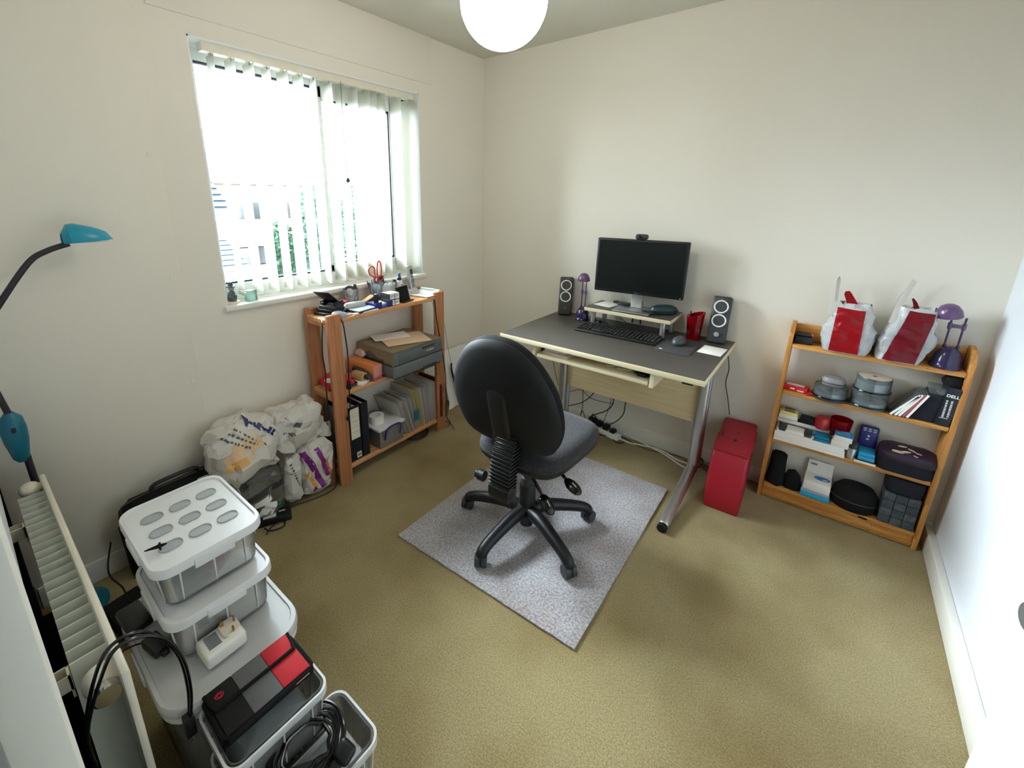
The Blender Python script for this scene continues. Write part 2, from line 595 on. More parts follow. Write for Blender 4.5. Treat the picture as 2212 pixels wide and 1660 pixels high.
# ================================================================ the room shell
H = 2.36
WY0, WY1, WZ0, WZ1 = -1.79, -0.60, .995, 2.05            # window opening in the left wall
struct('floor', G().box((-.3, -3.75, -.12), (2.9, .2, 0)), 'carpet')
struct('ceiling', G().box((-.3, -3.75, H), (2.9, .2, H + .1)), 'ceil')
struct('wall_back', G().box((-.3, 0, -.1), (2.9, .15, H + .05)), 'wall')
struct('wall_right', G().box((2.58, -3.75, -.1), (2.75, .1, H + .05)), 'wallw')
g = G()
g.box((-.26, -2.85, -.1), (0, WY0, H + .05)).box((-.26, WY1, -.1), (0, .1, H + .05))
g.box((-.26, WY0, -.1), (0, WY1, WZ0 - .02)).box((-.26, WY0, WZ1), (0, WY1, H + .05))
struct('wall_left', g, 'wall', flat=True)
# near wall: boarded out above the radiator, bare recess behind it with shade painted in, doorway beside the camera
g = G()
g.box((0, -2.66, .60), (1.63, -2.568, H)).box((1.63, -2.66, 2.02), (2.50, -2.568, H)).box((2.50, -2.66, 0), (2.58, -2.568, H))
g.box((1.55, -2.66, 0), (1.63, -2.568, .60))
struct('wall_near', g, 'wallw', flat=True)
struct('wall_recess', G().box((0, -2.72, 0), (1.63, -2.62, .60)).box((.2, -2.62, 0), (1.55, -2.50, .11)).box((.02, -2.62, 0), (.2, -2.566, .11)).box((.0, -2.62, .0), (.02, -2.569, .599)), 'dark')  # dark ledge and end strips are added as painted shade in the gap
g = G().box((1.4, -3.7, 0), (2.58, -3.6, H)).box((1.4, -3.7, 0), (1.5, -2.66, H))
struct('wall_hall', g, 'hall')
# linings and trim
struct('trim_1', G().box((0, -1.908, 2.112), (.007, -.50, H), .001), 'wall')
g = G().box((0, -2.568, 0), (.009, -1.945, H), .0012)
tb = struct('trim_2', g, 'wall')
for y, z in ((-1.977, 1.61), (-1.976, 1.15), (-1.969, .694), (-1.965, .36)):
    part('screw', G().cyl((.009, y, z), .009, .003, 16, 0), 'wall', tb)
struct('baseboard_back', G().box((0, -.016, 0), (2.58, 0, .092), .004), 'trim')
struct('baseboard_right', G().box((2.552, -1.75, 0), (2.58, -.016, .085), .004), 'trim')
struct('baseboard_left', G().box((0, -2.56, 0), (.016, -.016, .09), .004), 'trim')
struct('trim_3', G().box((1.60, -2.575, 0), (1.66, -2.545, 2.06), .004).box((2.46, -2.575, 0), (2.52, -2.545, 2.06), .004)
       .box((1.60, -2.575, 2.0), (2.52, -2.545, 2.06), .004), 'trim')

# open door leaf beside the camera
g = G().box((0, 0, .012), (.78, .04, 1.98), .003)
dr = struct('door_1', g, 'upvc')
dr.location = (2.520, -2.525, 0)
dr.rotation_euler = (0, 0, rad(104))
kn = G().lathe([(.008, 0), (.008, .012), (.018, .016), (.022, .026), (.017, .034), (.0, .036)], 20, TR(.728, .04, 1.0, -90), caps=False)
kn.lathe([(.024, 0), (.024, .004), (.0, .005)], 20, TR(.728, .04, 1.0, -90), caps=False)
h = struct('door_handle', kn, 'silver', dr)

# window
wf = struct('window_1', G().box((-.17, WY0, WZ0), (-.12, WY0 + .055, WZ1), .004).box((-.17, WY1 - .035, WZ0), (-.12, WY1, WZ1), .004)
            .box((-.17, WY0, WZ1 - .055), (-.12, WY1, WZ1), .004).box((-.17, WY0, WZ0), (-.12, WY1, WZ0 + .075), .004)
            .box((-.17, -1.215, WZ0 + .07), (-.12, -1.19, WZ1 - .05), .004), 'upvc')
g = G().box((-.16, -1.19, WZ0 + .07), (-.112, -1.168, 2.0), .004).box((-.16, -.735, WZ0 + .07), (-.112, -.708, 2.0), .004)
g.box((-.16, -1.19, 1.945), (-.112, -.708, 2.0), .004).box((-.16, -1.19, WZ0 + .07), (-.112, -.708, WZ0 + .11), .004)
struct('casement', g, 'upvc', wf)
for y0, y1, z0, z1, x in ((-1.735, -1.215, WZ0 + .075, 1.995, -.115), (-1.168, -.735, WZ0 + .11, 1.945, -.108), (-.708, -.635, WZ0 + .075, 1.995, -.115)):  # narrow last pane is an added opening that backlights the right-end slats
    struct('pane', G().box((x - .03, y0, z0), (x - .024, y1, z1)), 'glass', wf)
    t = .009
    struct('gasket', G().box((x - .03, y0, z0), (x - .01, y1, z0 + t)).box((x - .03, y0, z1 - t), (x - .01, y1, z1))
           if not (y0 < -1.1 and y1 > -1) else
           G().box((x - .03, y0, z0), (x - .01, y1, z0 + t)).box((x - .03, y0, z1 - t), (x - .01, y1, z1)).box((x - .03, y1 - t, z0), (x - .01, y1, z1)), 'gasket', wf)
struct('window_sill', G().box((-.125, WY0, WZ0 - .02), (.0, WY1, WZ0), 0).box((-.02, WY0 - .012, WZ0 - .022), (.022, WY1 + .012, WZ0 + .003), .006), 'trim', wf)
# white plastic lining of the reveal
struct('reveal', G().box((-.12, WY1 - .006, WZ0), (-.001, WY1, WZ1)).box((-.12, WY0, WZ0), (-.001, WY0 + .006, WZ1))
       .box((-.12, WY0, WZ1 - .006), (-.001, WY1, WZ1)), 'upvc', wf)

# vertical blind
bl = thing('vertical_blind', 'cream vertical blind with open slats hanging in the window', 'blind', (-.045, -1.19, 2.03))
part('headrail', G().box((-.068, -1.735, 2.012), (-.022, -.62, 2.046), .004), 'cream', bl)
slat = None
SL = [-1.70 + i * .0745 for i in range(11)] + [-.905, -.853, -.742, -.655, -.632]
def slat_g():
    g = G(); rows = []
    for i in range(9):
        z = -.003 - i / 8 * .985
        rows.append([(-.0445 + .089 * j / 6, .006 * sin(pi * j / 6), z) for j in range(7)])
    g.sheet(rows, .0006)
    g.box((-.012, -.002, -.012), (.012, .004, .01))
    return g
for i, y in enumerate(SL):
    if slat is None:
        slat = part('slat', slat_g(), 'slat', bl, local=True)
        o = slat
        wgt = part('slat_weight', G().box((-.043, .000, -.988), (.043, .0035, -.97)), 'slat', slat, local=True)
    else:
        o = slat.copy(); COL.objects.link(o)
        q = wgt.copy(); COL.objects.link(q); q.parent = o
    o.location = (0, y + 1.19, -.018)
    o.rotation_euler = (0, 0, rad((-4, 3, 5, -2, 6, 2, -12, 4, -3, 2, 6, -2, 3, 5, 8, 4)[i]))
part('chain', G().tube([(-.02, -1.66 + .0745 * i, 1.034 + (.004 if i % 2 else 0)) for i in range(14)], .0012, 5, 3), 'white', bl)
part('pull_cord', G().tube([(-.015, -1.115, 2.02), (-.015, -1.118, 1.75), (-.015, -1.112, 1.56)], .0012, 5)
     .ball((-.015, -1.112, 1.55), .009, 12, 8, (1, 1, 1.4)), 'dgrey', bl)

# ================================================================ what the window looks out on
GZ = -2.6
struct('ground', G().box((-60, -30, GZ - .2), (-.6, 50, GZ)), 'road')
h1 = thing('neighbour_house', 'nearest pale house with slate roof and downpipe seen at window edge', 'house', (-13, -1.5, GZ))
part('wall', G().box((-16, -6, GZ), (-10, 2.2, 1.15)), 'brickout', h1)
rows = G()
part('roof', G().add([(-9.7, -6.2, 1.1), (-9.7, 2.3, 1.1), (-13, 2.3, 3.2), (-13, -6.2, 3.2), (-16.3, -6.2, 1.1), (-16.3, 2.3, 1.1)],
                     [(0, 1, 2, 3), (3, 2, 5, 4), (1, 5, 2), (0, 3, 4), (0, 4, 5, 1)]), 'tile', h1, flat=True)
tl = None
for k in range(14):
    u = k / 14
    part('tile_course', G().box((-9.72 - u * 3.26, -6.2, 1.105 + u * 2.1), (-9.60 - u * 3.26, 2.3, 1.15 + u * 2.1)), 'tile', h1)
part('gutter', G().tube([(-9.62, -6.2, 1.1), (-9.62, 2.32, 1.1)], .05, 8, 1), 'dgrey', h1)
part('downpipe', G().tube([(-9.65, 2.25, 1.1), (-9.9, 2.26, .95), (-9.9, 2.26, GZ)], .035, 8, 1), 'dgrey', h1)
g1 = thing('garage', 'low garage with slate roof in front of nearest house', 'garage', (-9, 1.2, GZ))
part('wall', G().box((-9.9, -2, GZ), (-8.6, 1.95, -.1)), 'fence', g1)
part('roof', G().add([(-8.5, -2, -.12), (-8.5, 2.0, -.12), (-9.9, 2.0, .55), (-9.9, -2, .55), (-9.9, -2, -.12), (-9.9, 2.0, -.12)],
                     [(0, 1, 2, 3), (1, 5, 2), (0, 3, 4), (0, 4, 5, 1), (3, 2, 5, 4)]), 'tile', g1, flat=True)
for k in range(7):
    u = k / 7
    part('tile_course', G().box((-8.56 - u * 1.4, -2, -.12 + u * .67), (-8.44 - u * 1.4, 2.0, -.08 + u * .67)), 'tile', g1)
h2 = thing('terraced_house', 'farther pale terraced house with small windows seen between blind slats', 'house', (-20, 5, GZ))
part('wall', G().box((-24, 2.6, GZ), (-17, 9, 2.1)), 'brickout', h2)
part('roof', G().add([(-16.8, .8, 2.0), (-16.8, 9.2, 2.0), (-20.5, 9.2, 3.6), (-20.5, .8, 3.6), (-24.2, .8, 2.0), (-24.2, 9.2, 2.0)],
                     [(0, 1, 2, 3), (3, 2, 5, 4), (1, 5, 2), (0, 3, 4), (0, 4, 5, 1)]), 'tile', h2, flat=True)
for y in (3.2, 5.2, 5.9, 7.4):
    for z in (.55, -1.3):
        w = part('window', G().box((-17.0, y, z), (-16.95, y + .5, z + .8), .01), 'upvc', h2)
        part('pane', G().box((-16.95, y + .05, z + .05), (-16.94, y + .45, z + .75)), 'blackg', w)
part('garage_door', G().box((-17, 4.9, GZ), (-16.95, 6.6, -.2), .02), 'fence', h2)
def tree(label, x, y, top_z, r, seed, m='leaf', name='tree', n=2600, low=None):
    t = thing(name, label, 'tree' if name == 'tree' else 'bush', (x, y, GZ))
    rr = random.Random(seed)
    lo = GZ + (top_z - GZ) * .22 if low is None else low
    g = G()
    for i in range(n):
        a, b, q = rr.uniform(0, 2 * pi), rr.uniform(-1, 1), rr.random() ** .4
        zc, zr = (top_z + lo) / 2, (top_z - lo) / 2
        d = sqrt(1 - b * b) * q * r * (1 + .25 * noise.noise((a * 2, b * 3, seed)))
        p = Vector((x + cos(a) * d, y + sin(a) * d, zc + b * q * zr))
        s = rr.uniform(.05, .12) * (1 if name == 'tree' else .6)
        u = Vector((rr.uniform(-1, 1), rr.uniform(-1, 1), rr.uniform(-1, 1))).normalized() * s
        v = u.orthogonal().normalized() * s * .6
        g.add([p - u, p + v, p + u, p - v], [(0, 1, 2, 3)])
    part('foliage', g, m, t, flat=True, kind='stuff')
    part('trunk', G().tube([(x, y, GZ), (x + .05, y, (GZ + lo) / 2), (x, y + .05, lo + (top_z - lo) * .6)], [.16 * r, .1 * r, .04 * r], 8), 'fence', t)
tree('tall dark leafy tree straight beyond middle of the window', -12, 5.9, 1.9, .85, 3)
tree('broad leafy tree behind the right part of the blind', -12.5, 8.1, 2.0, 1.15, 5)
tree('farthest leafy tree by right window edge', -13, 9.9, 2.3, 1.2, 8)
tree('slim leafy tree before the terraced house', -14, 5.6, .7, .5, 11, n=1500)
tree('round bright green bush below the garage at window corner', -8, 1.45, -.25, .38, 21, 'bush', 'bush', 1500, low=-1.1)

# ================================================================ ceiling globe, radiator, floor lamp
gl = thing('globe_pendant_lamp', 'lit white glass globe hanging from the ceiling', 'lamp', (1.166, -1.367, H))
part('globe', G().ball((1.166, -1.367, 2.01), .126, 40, 24), mat('lit_opal_glass', '#fff6ec', .3, emit=GLOBE), gl, label='glowing white globe shade')
part('cord', G().tube([(1.166, -1.367, 2.14), (1.166, -1.367, H - .02)], .003, 8, 1), 'white', gl)
part('ceiling_rose', G().lathe([(.045, 0), (.045, -.012), (.02, -.03), (0, -.03)], 24, TR(1.166, -1.367, H), caps=False), 'white', gl)
part('gallery', G().cyl((1.166, -1.367, 2.128), .04, .03, 24), 'white', gl)

RX0, RX1 = .185, 1.137
ra = thing('radiator', 'cream steel panel radiator with grey fins on near wall', 'radiator', (.66, -2.5, .12))
part('front_panel', G().box((RX0, -2.482, .12), (RX1, -2.468, .60), .005), 'cream', ra)
fin = None
n = 22
for i in range(n):
    x = RX0 + .075 + i * .79 / n
    if fin is None:
        q = G().prism([(-.002, .458), (.0035, .460), (.010, .425), (.0165, .385), (.0165, .03), (.014, .03), (.014, .384), (.0075, .425), (.002, .452), (-.002, .454)], .057, TR(0, 0, 0, 90))
        fin = part('fin', q, 'fin', ra, local=True, flat=True); o = fin
        fin.rotation_euler = (0, 0, rad(0))
    else:
        o = fin.copy(); COL.objects.link(o)
    o.location = (x - .66, .018, 0)
part('valve_boss', G().lathe([(.019, 0), (.026, .004), (.027, .02), (.022, .036), (.02, .04)], 24, TR(1.045, -2.503, .545, 0, 90) @ Matrix.Scale(1.15, 4)), 'cream', ra)
part('chrome_plug', G().lathe([(.02, .04), (.021, .042), (.021, .053), (.018, .056), (0, .056)], 24, TR(1.045, -2.503, .545, 0, 90) @ Matrix.Scale(1.15, 4), caps=False), 'chrome', ra, label='round chrome plug')
part('end_boss', G().ball((.205, -2.508, .57), .026, 20, 12, (1.1, 1, .9)).cyl((.205, -2.50, .57), .013, .02, 16, 1), 'cream', ra)
for x in (.36, .985):
    part('bracket', G().box((x, -2.62, .40), (x + .03, -2.618, .55)).box((x, -2.62, .52), (x + .003, -2.54, .555)).box((x + .027, -2.62, .52), (x + .03, -2.54, .555))
         .box((x, -2.545, .50), (x + .03, -2.541, .555)), 'cream', ra)
part('hanging_strip', G().box((.93, -2.6195, .1), (.99, -2.615, .5), .001), 'dgrey', ra, label='dark slotted wall strip')
part('pipe', G().tube([(1.05, -2.5, .14), (1.08, -2.5, .10), (1.08, -2.5, .0)], .0075, 10), 'cream', ra)
single('timber_batten', G().box((.50, -2.618, .515), (.56, -2.575, .56), .002), 'pine_x', 'short raw timber batten end behind far end of radiator', 'batten')

fl = thing('floor_lamp', 'turquoise reading floor lamp with dark gooseneck stem behind radiator', 'lamp', (.12, -2.49, 0))
part('base', G().lathe([(.085, 0), (.085, .012), (.06, .022), (.014, .03), (.014, .04)], 32, TR(.115, -2.475, 0)), 'dteal', fl)
part('pole', G().tube([(.115, -2.486, .03), (.118, -2.488, .4), (.12, -2.492, .66)], .0095, 12, 3), 'stem', fl)
part('grip', G().lathe([(.011, .635), (.02, .65), (.029, .71), (.031, .75), (.027, .785), (.014, .80), (.011, .805)], 24, TR(.12, -2.503, 0)), 'dteal', fl)
part('switch', G().box((.146, -2.508, .745), (.153, -2.498, .762), .003), 'stem', fl)
part('gooseneck', G().tube([(.12, -2.503, .80), (.12, -2.514, .88), (.12, -2.525, .97), (.12, -2.515, 1.05), (.12, -2.458, 1.14), (.12, -2.374, 1.257),
                            (.12, -2.326, 1.291), (.12, -2.27, 1.31)], .0085, 12), 'stem', fl)
sh = G()
prof = []
n = 24
rows = []
for i in range(9):
    t = i / 8
    yy = -2.285 + t * .128
    hw = .043 * (sin(pi * min(1, t * .62 + .30)) ** .8) * (1 if t < .98 else .85) * min(1, (t + .06) * 6) ** .5 * min(1, (1.03 - t) * 5) ** .6
    hh = .066 * (1 - t) ** .45 * min(1, (t + .04) * 5) ** .5 + .002
    rows.append([(.12 + hw * cos(pi * j / 12), yy, 1.312 + .006 * t + hh * sin(pi * j / 12)) for j in range(13)])
sh.sheet(rows, .0015)
part('lamp_shade', sh, 'teal', fl)
part('diffuser', G().dome([(x, y) for x, y in rrect(.07, .105, .034, 5, .12, -2.222)], [(1, 1.313), (1, 1.317)]), 'lgrey', fl)

# ================================================================ pine shelf unit under the window
ps = thing('pine_shelf_unit', 'stained pine open shelf unit standing under the window', 'shelf unit', (.14, -1.06, 0))
for y in (-1.456, -.735):
    for x0, z1 in ((.218, .922), (.03, .925)):
        part('post', G().box((x0, y, 0), (x0 + .022, y + .072, z1), .003), 'pine_v', ps)
for z in (.897, .512, .090):
    s = part('shelf', G().box((.052, -1.452, z - .02), (.078, -.667, z), .002), 'pine_h', ps)
    for k in range(1, 6):
        x0 = .052 + k * .0305
        if k == 5:
            part('slat', G().box((x0, -1.383, z - .022), (.236, -.737, z), .003), 'pine_h', s)
        else:
            part('slat', G().box((x0, -1.452, z - .02), (x0 + .028, -.667, z), .002), 'pine_h', s)
    for y in (-1.45, -.69):
        part('bearer', G().box((.052, y, z - .04), (.218, y + .02, z - .0205), .002), 'pine_x', ps)

# ---- on the top board
Z = .8975
hp = thing('hole_punch', 'black heavy hole punch with raised handle at board end', 'hole punch', (.115, -1.355, Z), 18)
part('base', G().box((-.06, -.058, 0), (.06, .058, .014), .004).box((-.05, -.045, .012), (.05, .045, .03), .006), 'black', hp, local=True)
part('body', G().box((-.045, -.035, .03), (.045, .03, .046), .004).cyl((-.03, -.02, .03), .008, .03).cyl((.03, -.02, .03), .008, .03), 'dgrey', hp, local=True)
part('handle', G().box((-.046, -.085, 0), (.046, .055, .006), .002, X=TR(0, .0, .068, -38)).box((-.046, -.02, .03), (-.04, .045, .065), .001).box((.04, -.02, .03), (.046, .045, .065), .001), 'black', hp, local=True)
part('lever', G().box((-.02, -.004, .03), (.02, .002, .062), .002, X=TR(0, .02, 0, 20)), 'chrome', hp, local=True)

st = thing('stapler', 'pale grey desktop stapler lying beside hole punch', 'stapler', (.135, -1.225, Z), 80)
part('base', G().box((-.055, -.014, 0), (.055, .014, .008), .003), 'dgrey', st, local=True)
part('body', G().dome(rrect(.115, .032, .014), [(.94, .012), (1, .018), (1, .03), (.9, .038), (.5, .041)]), 'lgrey', st, local=True)
part('nose', G().box((-.062, -.012, .006), (-.045, .012, .03), .004), 'silver', st, local=True)

cm = thing('small_mouse', 'small blue-grey mouse lying by front left post', 'mouse', (.20, -1.365, Z), 30)
part('body', G().dome(circ(.042, 20, ry=.024), [(.9, 0), (1, .008), (.9, .018), (.6, .025), (.2, .028)]), mat('blue_grey_plastic', '#a9b7cf', .35), cm, local=True)
part('wheel', G().cyl((.018, -.003, .022), .006, .006, 14, 1), 'black', cm, local=True)

ca = thing('calculator', 'black calculator with pale blue keys at front of top board', 'calculator', (.185, -1.21, Z), 6)
part('body', G().box((-.045, -.068, 0), (.045, .068, .012), .004), 'black', ca, local=True)
part('faceplate', G().box((-.041, -.064, .012), (.041, .064, .0135), .001), mat('pale_blue_plastic', '#b9d3ec', .4), ca, local=True)
part('display', G().box((-.036, -.058, .0135), (-.018, .058, .0145)), mat('lcd', '#8c9a88', .3), ca, local=True)
kb = G()
for i in range(4):
    for j in range(6): kb.box((-.012 + i * .0125, -.056 + j * .0195, .0135), (-.003 + i * .0125, -.042 + j * .0195, .0165), .001)
part('keypad', kb, mat('calculator_key', '#dfeaf6', .45), ca, local=True, kind='stuff')
single('notepad', G().box((.14, -1.305, Z), (.232, -1.12, Z + .0), 0) if 0 else G().box((.215, -1.30, Z), (.234, -1.15, Z + .006), .001), 'paper', 'thin white notepad under front edge of calculator', 'notepad')
single('usb_stick', G().box((.205, -1.338, Z), (.222, -1.302, Z + .008), .002), 'lgrey', 'small pale grey memory stick beside the calculator', 'memory stick')

tc = thing('tape_cup', 'clear plastic cup holding tape rolls and pen', 'pot', (.075, -1.205, Z))
part('cup', G().lathe([(.034, 0), (.036, .004), (.04, .10), (.038, .10), (.033, .006), (0, .006)], 28, caps=False), 'clear', tc, local=True)
single('tape_roll', G().ring(.026, .008, 28, 8, TR(.078, -1.212, Z + .085, 90, 0, 40)), 'dgrey', 'grey tape roll standing on edge in clear cup', 'tape')
single('marker_pen', G().tube([(.078, -1.182, Z + .012), (.078, -1.178, Z + .12)], .008, 12, 1), mat('olive_marker', '#3c4136', .4), 'dark olive marker pen upright in the tape cup', 'pen')
rp = thing('red_plug_stand', 'small red plastic spool beside tape cup', 'spool', (.085, -1.262, Z))
part('stem', G().lathe([(.016, 0), (.011, .005), (.01, .03), (.019, .04)], 20), mat('pink_red_plastic', '#dc3a52', .35), rp, local=True)
part('flange', G().lathe([(.022, .04), (.022, .045), (.01, .047)], 20), mat('pink_red_plastic_top', '#e04b62', .35), rp, local=True)
single('bulldog_clip', G().box((.09, -1.155, Z), (.112, -1.128, Z + .026), .004), 'black', 'small black clip standing behind the stapler', 'clip')
ct = thing('clear_tape_dispenser', 'clear tape roll lying in front of tape cup', 'tape', (.118, -1.185, Z))
part('roll', G().lathe([(.02, 0), (.034, 0), (.034, .02), (.02, .02)], 28, caps=False), 'clear', ct, local=True)
part('core', G().lathe([(.017, 0), (.02, 0), (.02, .02), (.017, .02)], 24, caps=False), 'tan', ct, local=True)
single('folded_cloth', G().dome(rrect(.07, .09, .02, 4, .125, -1.12), [(.9, Z), (1, Z + .006), (.9, Z + .014), (.5, Z + .02)]).crumple(.003, 60, 2),
       mat('pale_blue_cloth', '#b8c3e0', .8), 'crumpled pale blue cloth behind calculator', 'cloth')

pc = thing('pencil_cup', 'clear plastic cup crammed with pens and scissors', 'pot', (.085, -1.045, Z))
part('cup', G().lathe([(.03, 0), (.032, .004), (.041, .11), (.039, .11), (.029, .006), (0, .006)], 28, caps=False), 'clear', pc, local=True)
sc = thing('scissors', 'orange-red handled scissors standing handles up in pencil cup', 'scissors', (.085, -1.045, Z + .012))
part('blade', G().box((-.002, -.008, .0), (0, .006, .10), .0005), 'silver', sc, local=True)
part('blade', G().box((.0005, -.006, .0), (.0025, .009, .10), .0005), 'silver', sc, local=True)
hm = mat('orange_red_handle', '#c8452c', .35)
part('handle', G().tube([(0, -.003, .095), (0, -.012, .13), (0, -.038, .15), (0, -.044, .175), (0, -.025, .192), (0, -.006, .18), (0, -.004, .15), (0, -.002, .12)], .0042, 8), hm, sc, local=True)
part('handle', G().tube([(.002, .004, .095), (.002, .012, .12), (.002, .012, .17), (.002, .02, .212), (.002, .036, .208), (.002, .041, .17), (.002, .034, .135), (.002, .012, .115)], .0042, 8), hm, sc, local=True)
s2 = thing('small_scissors', 'small dark red scissors lower in pencil cup', 'scissors', (.10, -1.035, Z + .01))
part('blade', G().box((-.0015, -.005, 0), (0, .005, .09), .0004), 'silver', s2, local=True)
part('handle', G().ring(.015, .0035, 20, 8, TR(0, .014, .125, 0, 90)).ring(.013, .0035, 20, 8, TR(0, -.014, .12, 0, 90)), mat('dark_red_handle', '#9c2b22', .35), s2, local=True)
pens = [('dark blue ballpoint leaning left in pencil cup', '#1f2f6b', -.02, -.012, -.055, .125), ('royal blue pen in middle of pencil cup', '#2748a8', -.006, -.014, -.03, .13),
        ('sky blue pen upright in pencil cup', '#2c8fc4', .006, .004, .01, .14), ('grey propelling pencil in pencil cup', '#8a9096', -.01, .006, -.012, .13),
        ('teal pen leaning forward in pencil cup', '#1f7f8f', .016, .01, .012, .135), ('black ballpoint leaning right in pencil cup', '#15161a', .014, .02, .05, .10)]
for lb, c, dx, dy, ty, hz in pens:
    a = Vector((.085 + dx * .5, -1.045 + dy * .8, Z + .008)); b = Vector((.085 + dx, -1.045 + ty * .8, Z + hz))
    single('pen', G().tube([a, a.lerp(b, .85), b], [.0042, .0042, .002], 8, 1), mat('pen_' + c[1:], c, .35), lb, 'pen', 'pens in the pencil cup')
dg = thing('desk_brush', 'dark green tuft of brushes standing behind pencil cup', 'brush', (.062, -.985, Z))
part('handle', G().tube([(0, 0, 0), (0, .004, .08)], .006, 8, 1), 'dgrey', dg, local=True)
bb = G()
for k in range(40):
    a = R_.uniform(0, 6.28); r = R_.uniform(0, .012)
    bb.tube([(r * cos(a), r * sin(a), .07), (1.5 * r * cos(a), 1.5 * r * sin(a), R_.uniform(.115, .14))], .002, 4, 1)
part('bristle', bb, mat('dark_green_bristle', '#24382f', .6), dg, local=True, kind='stuff')
pbag = G().dome(rrect(.06, .075, .02, 5, .11, -.985), [(.7, Z), (1, Z + .02), (1.05, Z + .06), (.8, Z + .09), (.4, Z + .10)]).crumple(.007, 40, 5)
single('clear_polythene_bag', pbag, 'bagc', 'crumpled clear polythene bag of oddments right of pencil cup', 'bag')
bt = thing('blue_tray', 'deep blue desk tidy tray with pen slots', 'tray', (.16, -1.10, Z), 0)
part('base', G().box((-.05, -.06, 0), (.065, .05, .006), .002), 'blue', bt, local=True)
part('side', G().box((-.05, -.062, 0), (.065, -.058, .03), .001), 'blue', bt, local=True)
part('side', G().box((-.05, .047, 0), (.065, .051, .03), .001), 'blue', bt, local=True)
part('end', G().box((.061, -.062, 0), (.066, -.02, .034), .001).box((.061, .015, 0), (.066, .051, .034), .001).box((-.052, -.06, 0), (-.048, .05, .03), .001), 'blue', bt, local=True)
single('card_in_tray', G().box((-.03, -.035, 0), (.03, .045, .012), .001, X=TR(.165, -1.09, Z + .0075, 0, 6)), 'paper', 'white card pack lying in blue tray', 'card')
single('bulldog_grip', G().box((-.012, -.01, 0), (.012, .01, .07), .006, X=TR(.196, -1.135, Z + .0065)), 'black', 'black fold-back grip standing at front of blue tray', 'clip')
single('wooden_tag', G().box((-.018, -.04, 0), (.018, .04, .004), .001, X=TR(.115, -1.13, Z + .035, 22)), 'kraft', 'tan card tag leaning over blue tray', 'tag')
# ink cartridge boxes, two by two
for i, (y, z) in enumerate(((-1.05, 0), (-1.016, 0), (-1.05, .034), (-1.016, .034))):
    b = thing('ink_box', ('lower left', 'lower right', 'upper left', 'upper right')[i] + ' small black and white carton of the front stack', 'carton', (.19, y, Z + z), 0, 'cartons stacked on the pine shelf')
    part('carton', G().box((-.04, -.0165, 0), (.035, .0165, .0335), .001), 'dgrey', b, local=True)
    part('label', G().box((.035, -.0145, .003), (.0356, .0145, .031)), 'paper', b, local=True, label='white printed end label')
    part('lid', G().box((-.04, -.0163, .0335), (.035, .0163, .0338)), 'paper', b, local=True)
    part('print', G().box((.0356, -.011, .02), (.0359, .009, .023)).box((.0356, -.011, .013), (.0359, .004, .015)), 'dgrey', b, local=True)
hl = thing('highlighter_pot', 'milky clear pot holding a yellow-green highlighter', 'pot', (.065, -.925, Z))
part('pot', G().lathe([(.03, 0), (.031, .004), (.036, .10), (.034, .10), (.029, .006), (0, .006)], 28, caps=False), 'clear', hl, local=True)
hi = thing('highlighter', 'yellow-green highlighter with black cap leaning in milky pot', 'highlighter', (.08, -.93, Z + .01))
part('barrel', G().tube([(0, -.02, 0), (.0, .006, .06)], .0105, 12, 1), mat('yellow_green_plastic', '#c3cf7a', .35), hi, local=True)
part('cap', G().tube([(.0, .006, .06), (0, .022, .098)], .0112, 12, 1), 'black', hi, local=True)
sb = thing('spray_bottle', 'slim white spray bottle with dark blue nozzle', 'bottle', (.085, -.875, Z))
part('body', G().lathe([(.018, 0), (.02, .004), (.02, .085), (.014, .098), (.009, .103)], 24), 'white', sb, local=True)
part('collar', G().lathe([(.0125, .103), (.0125, .12), (.009, .121)], 20), mat('dark_blue_cap', '#2f3a6a', .35), sb, local=True)
part('nozzle', G().lathe([(.008, .12), (.0075, .142), (.0055, .144)], 16), mat('mid_blue_nozzle', '#55659a', .35), sb, local=True)
part('mark', G().box((.0195, -.004, .035), (.0205, .006, .045)).box((.0195, -.003, .072), (.0205, .005, .08)), 'dgrey', sb, local=True)
bp = thing('black_card_box', 'black square box leaning upright beside ink cartons', 'box', (.185, -.93, Z), 12)
part('body', G().box((-.012, -.042, 0), (.012, .042, .085), .003, X=TR(0, 0, .002, 0, -14)), 'blackfab', bp, local=True)
part('foot', G().box((-.01, -.042, 0), (.03, .05, .005), .001), 'black', bp, local=True)
ph = thing('cordless_phone', 'silver-grey cordless phone upright in its cradle', 'phone', (.075, -.765, Z), 20)
part('cradle', G().dome(rrect(.085, .08, .03), [(1, 0), (.98, .012), (.7, .03), (.45, .04)]), 'lgrey', ph, local=True)
hs = part('handset', G().box((-.012, -.024, 0), (.012, .024, .155), .009, 3, X=TR(-.002, 0, .022, 0, -8)), 'silver', ph, local=True)
part('display', G().box((.0118, -.017, .10), (.0128, .017, .128), .001, X=TR(-.002, 0, .022, 0, -8)), 'dgrey', hs, local=True)
part('keypad', G().cyl((.0115, 0, .085), .009, .0015, 16, 0, X=TR(-.002, 0, .022, 0, -8)).box((.0115, -.015, .02), (.0125, .015, .07), .001, X=TR(-.002, 0, .022, 0, -8)), 'grey', hs, local=True, kind='stuff')
pp = thing('paper_pile', 'loose white papers lying at the right end of the top board', 'papers', (.15, -.745, Z), 8)
for k in range(3):
    part('sheet', G().sheet([[(-.07 + i * .028 + k * .004, -.06 + j * .03, .0015 + k * .003 + .012 * max(0, j - 2) * (1 if k == 2 else .5)) for j in range(5)] for i in range(6)], .001), 'paper', pp, local=True)
part('cover_strip', G().sheet([[(-.06 + i * .026, .04 + j * .012, .0315 - .0 + .005 * j) for j in range(2)] for i in range(5)], .001), mat('pale_green_card', '#b5ddd2', .6), pp, local=True)
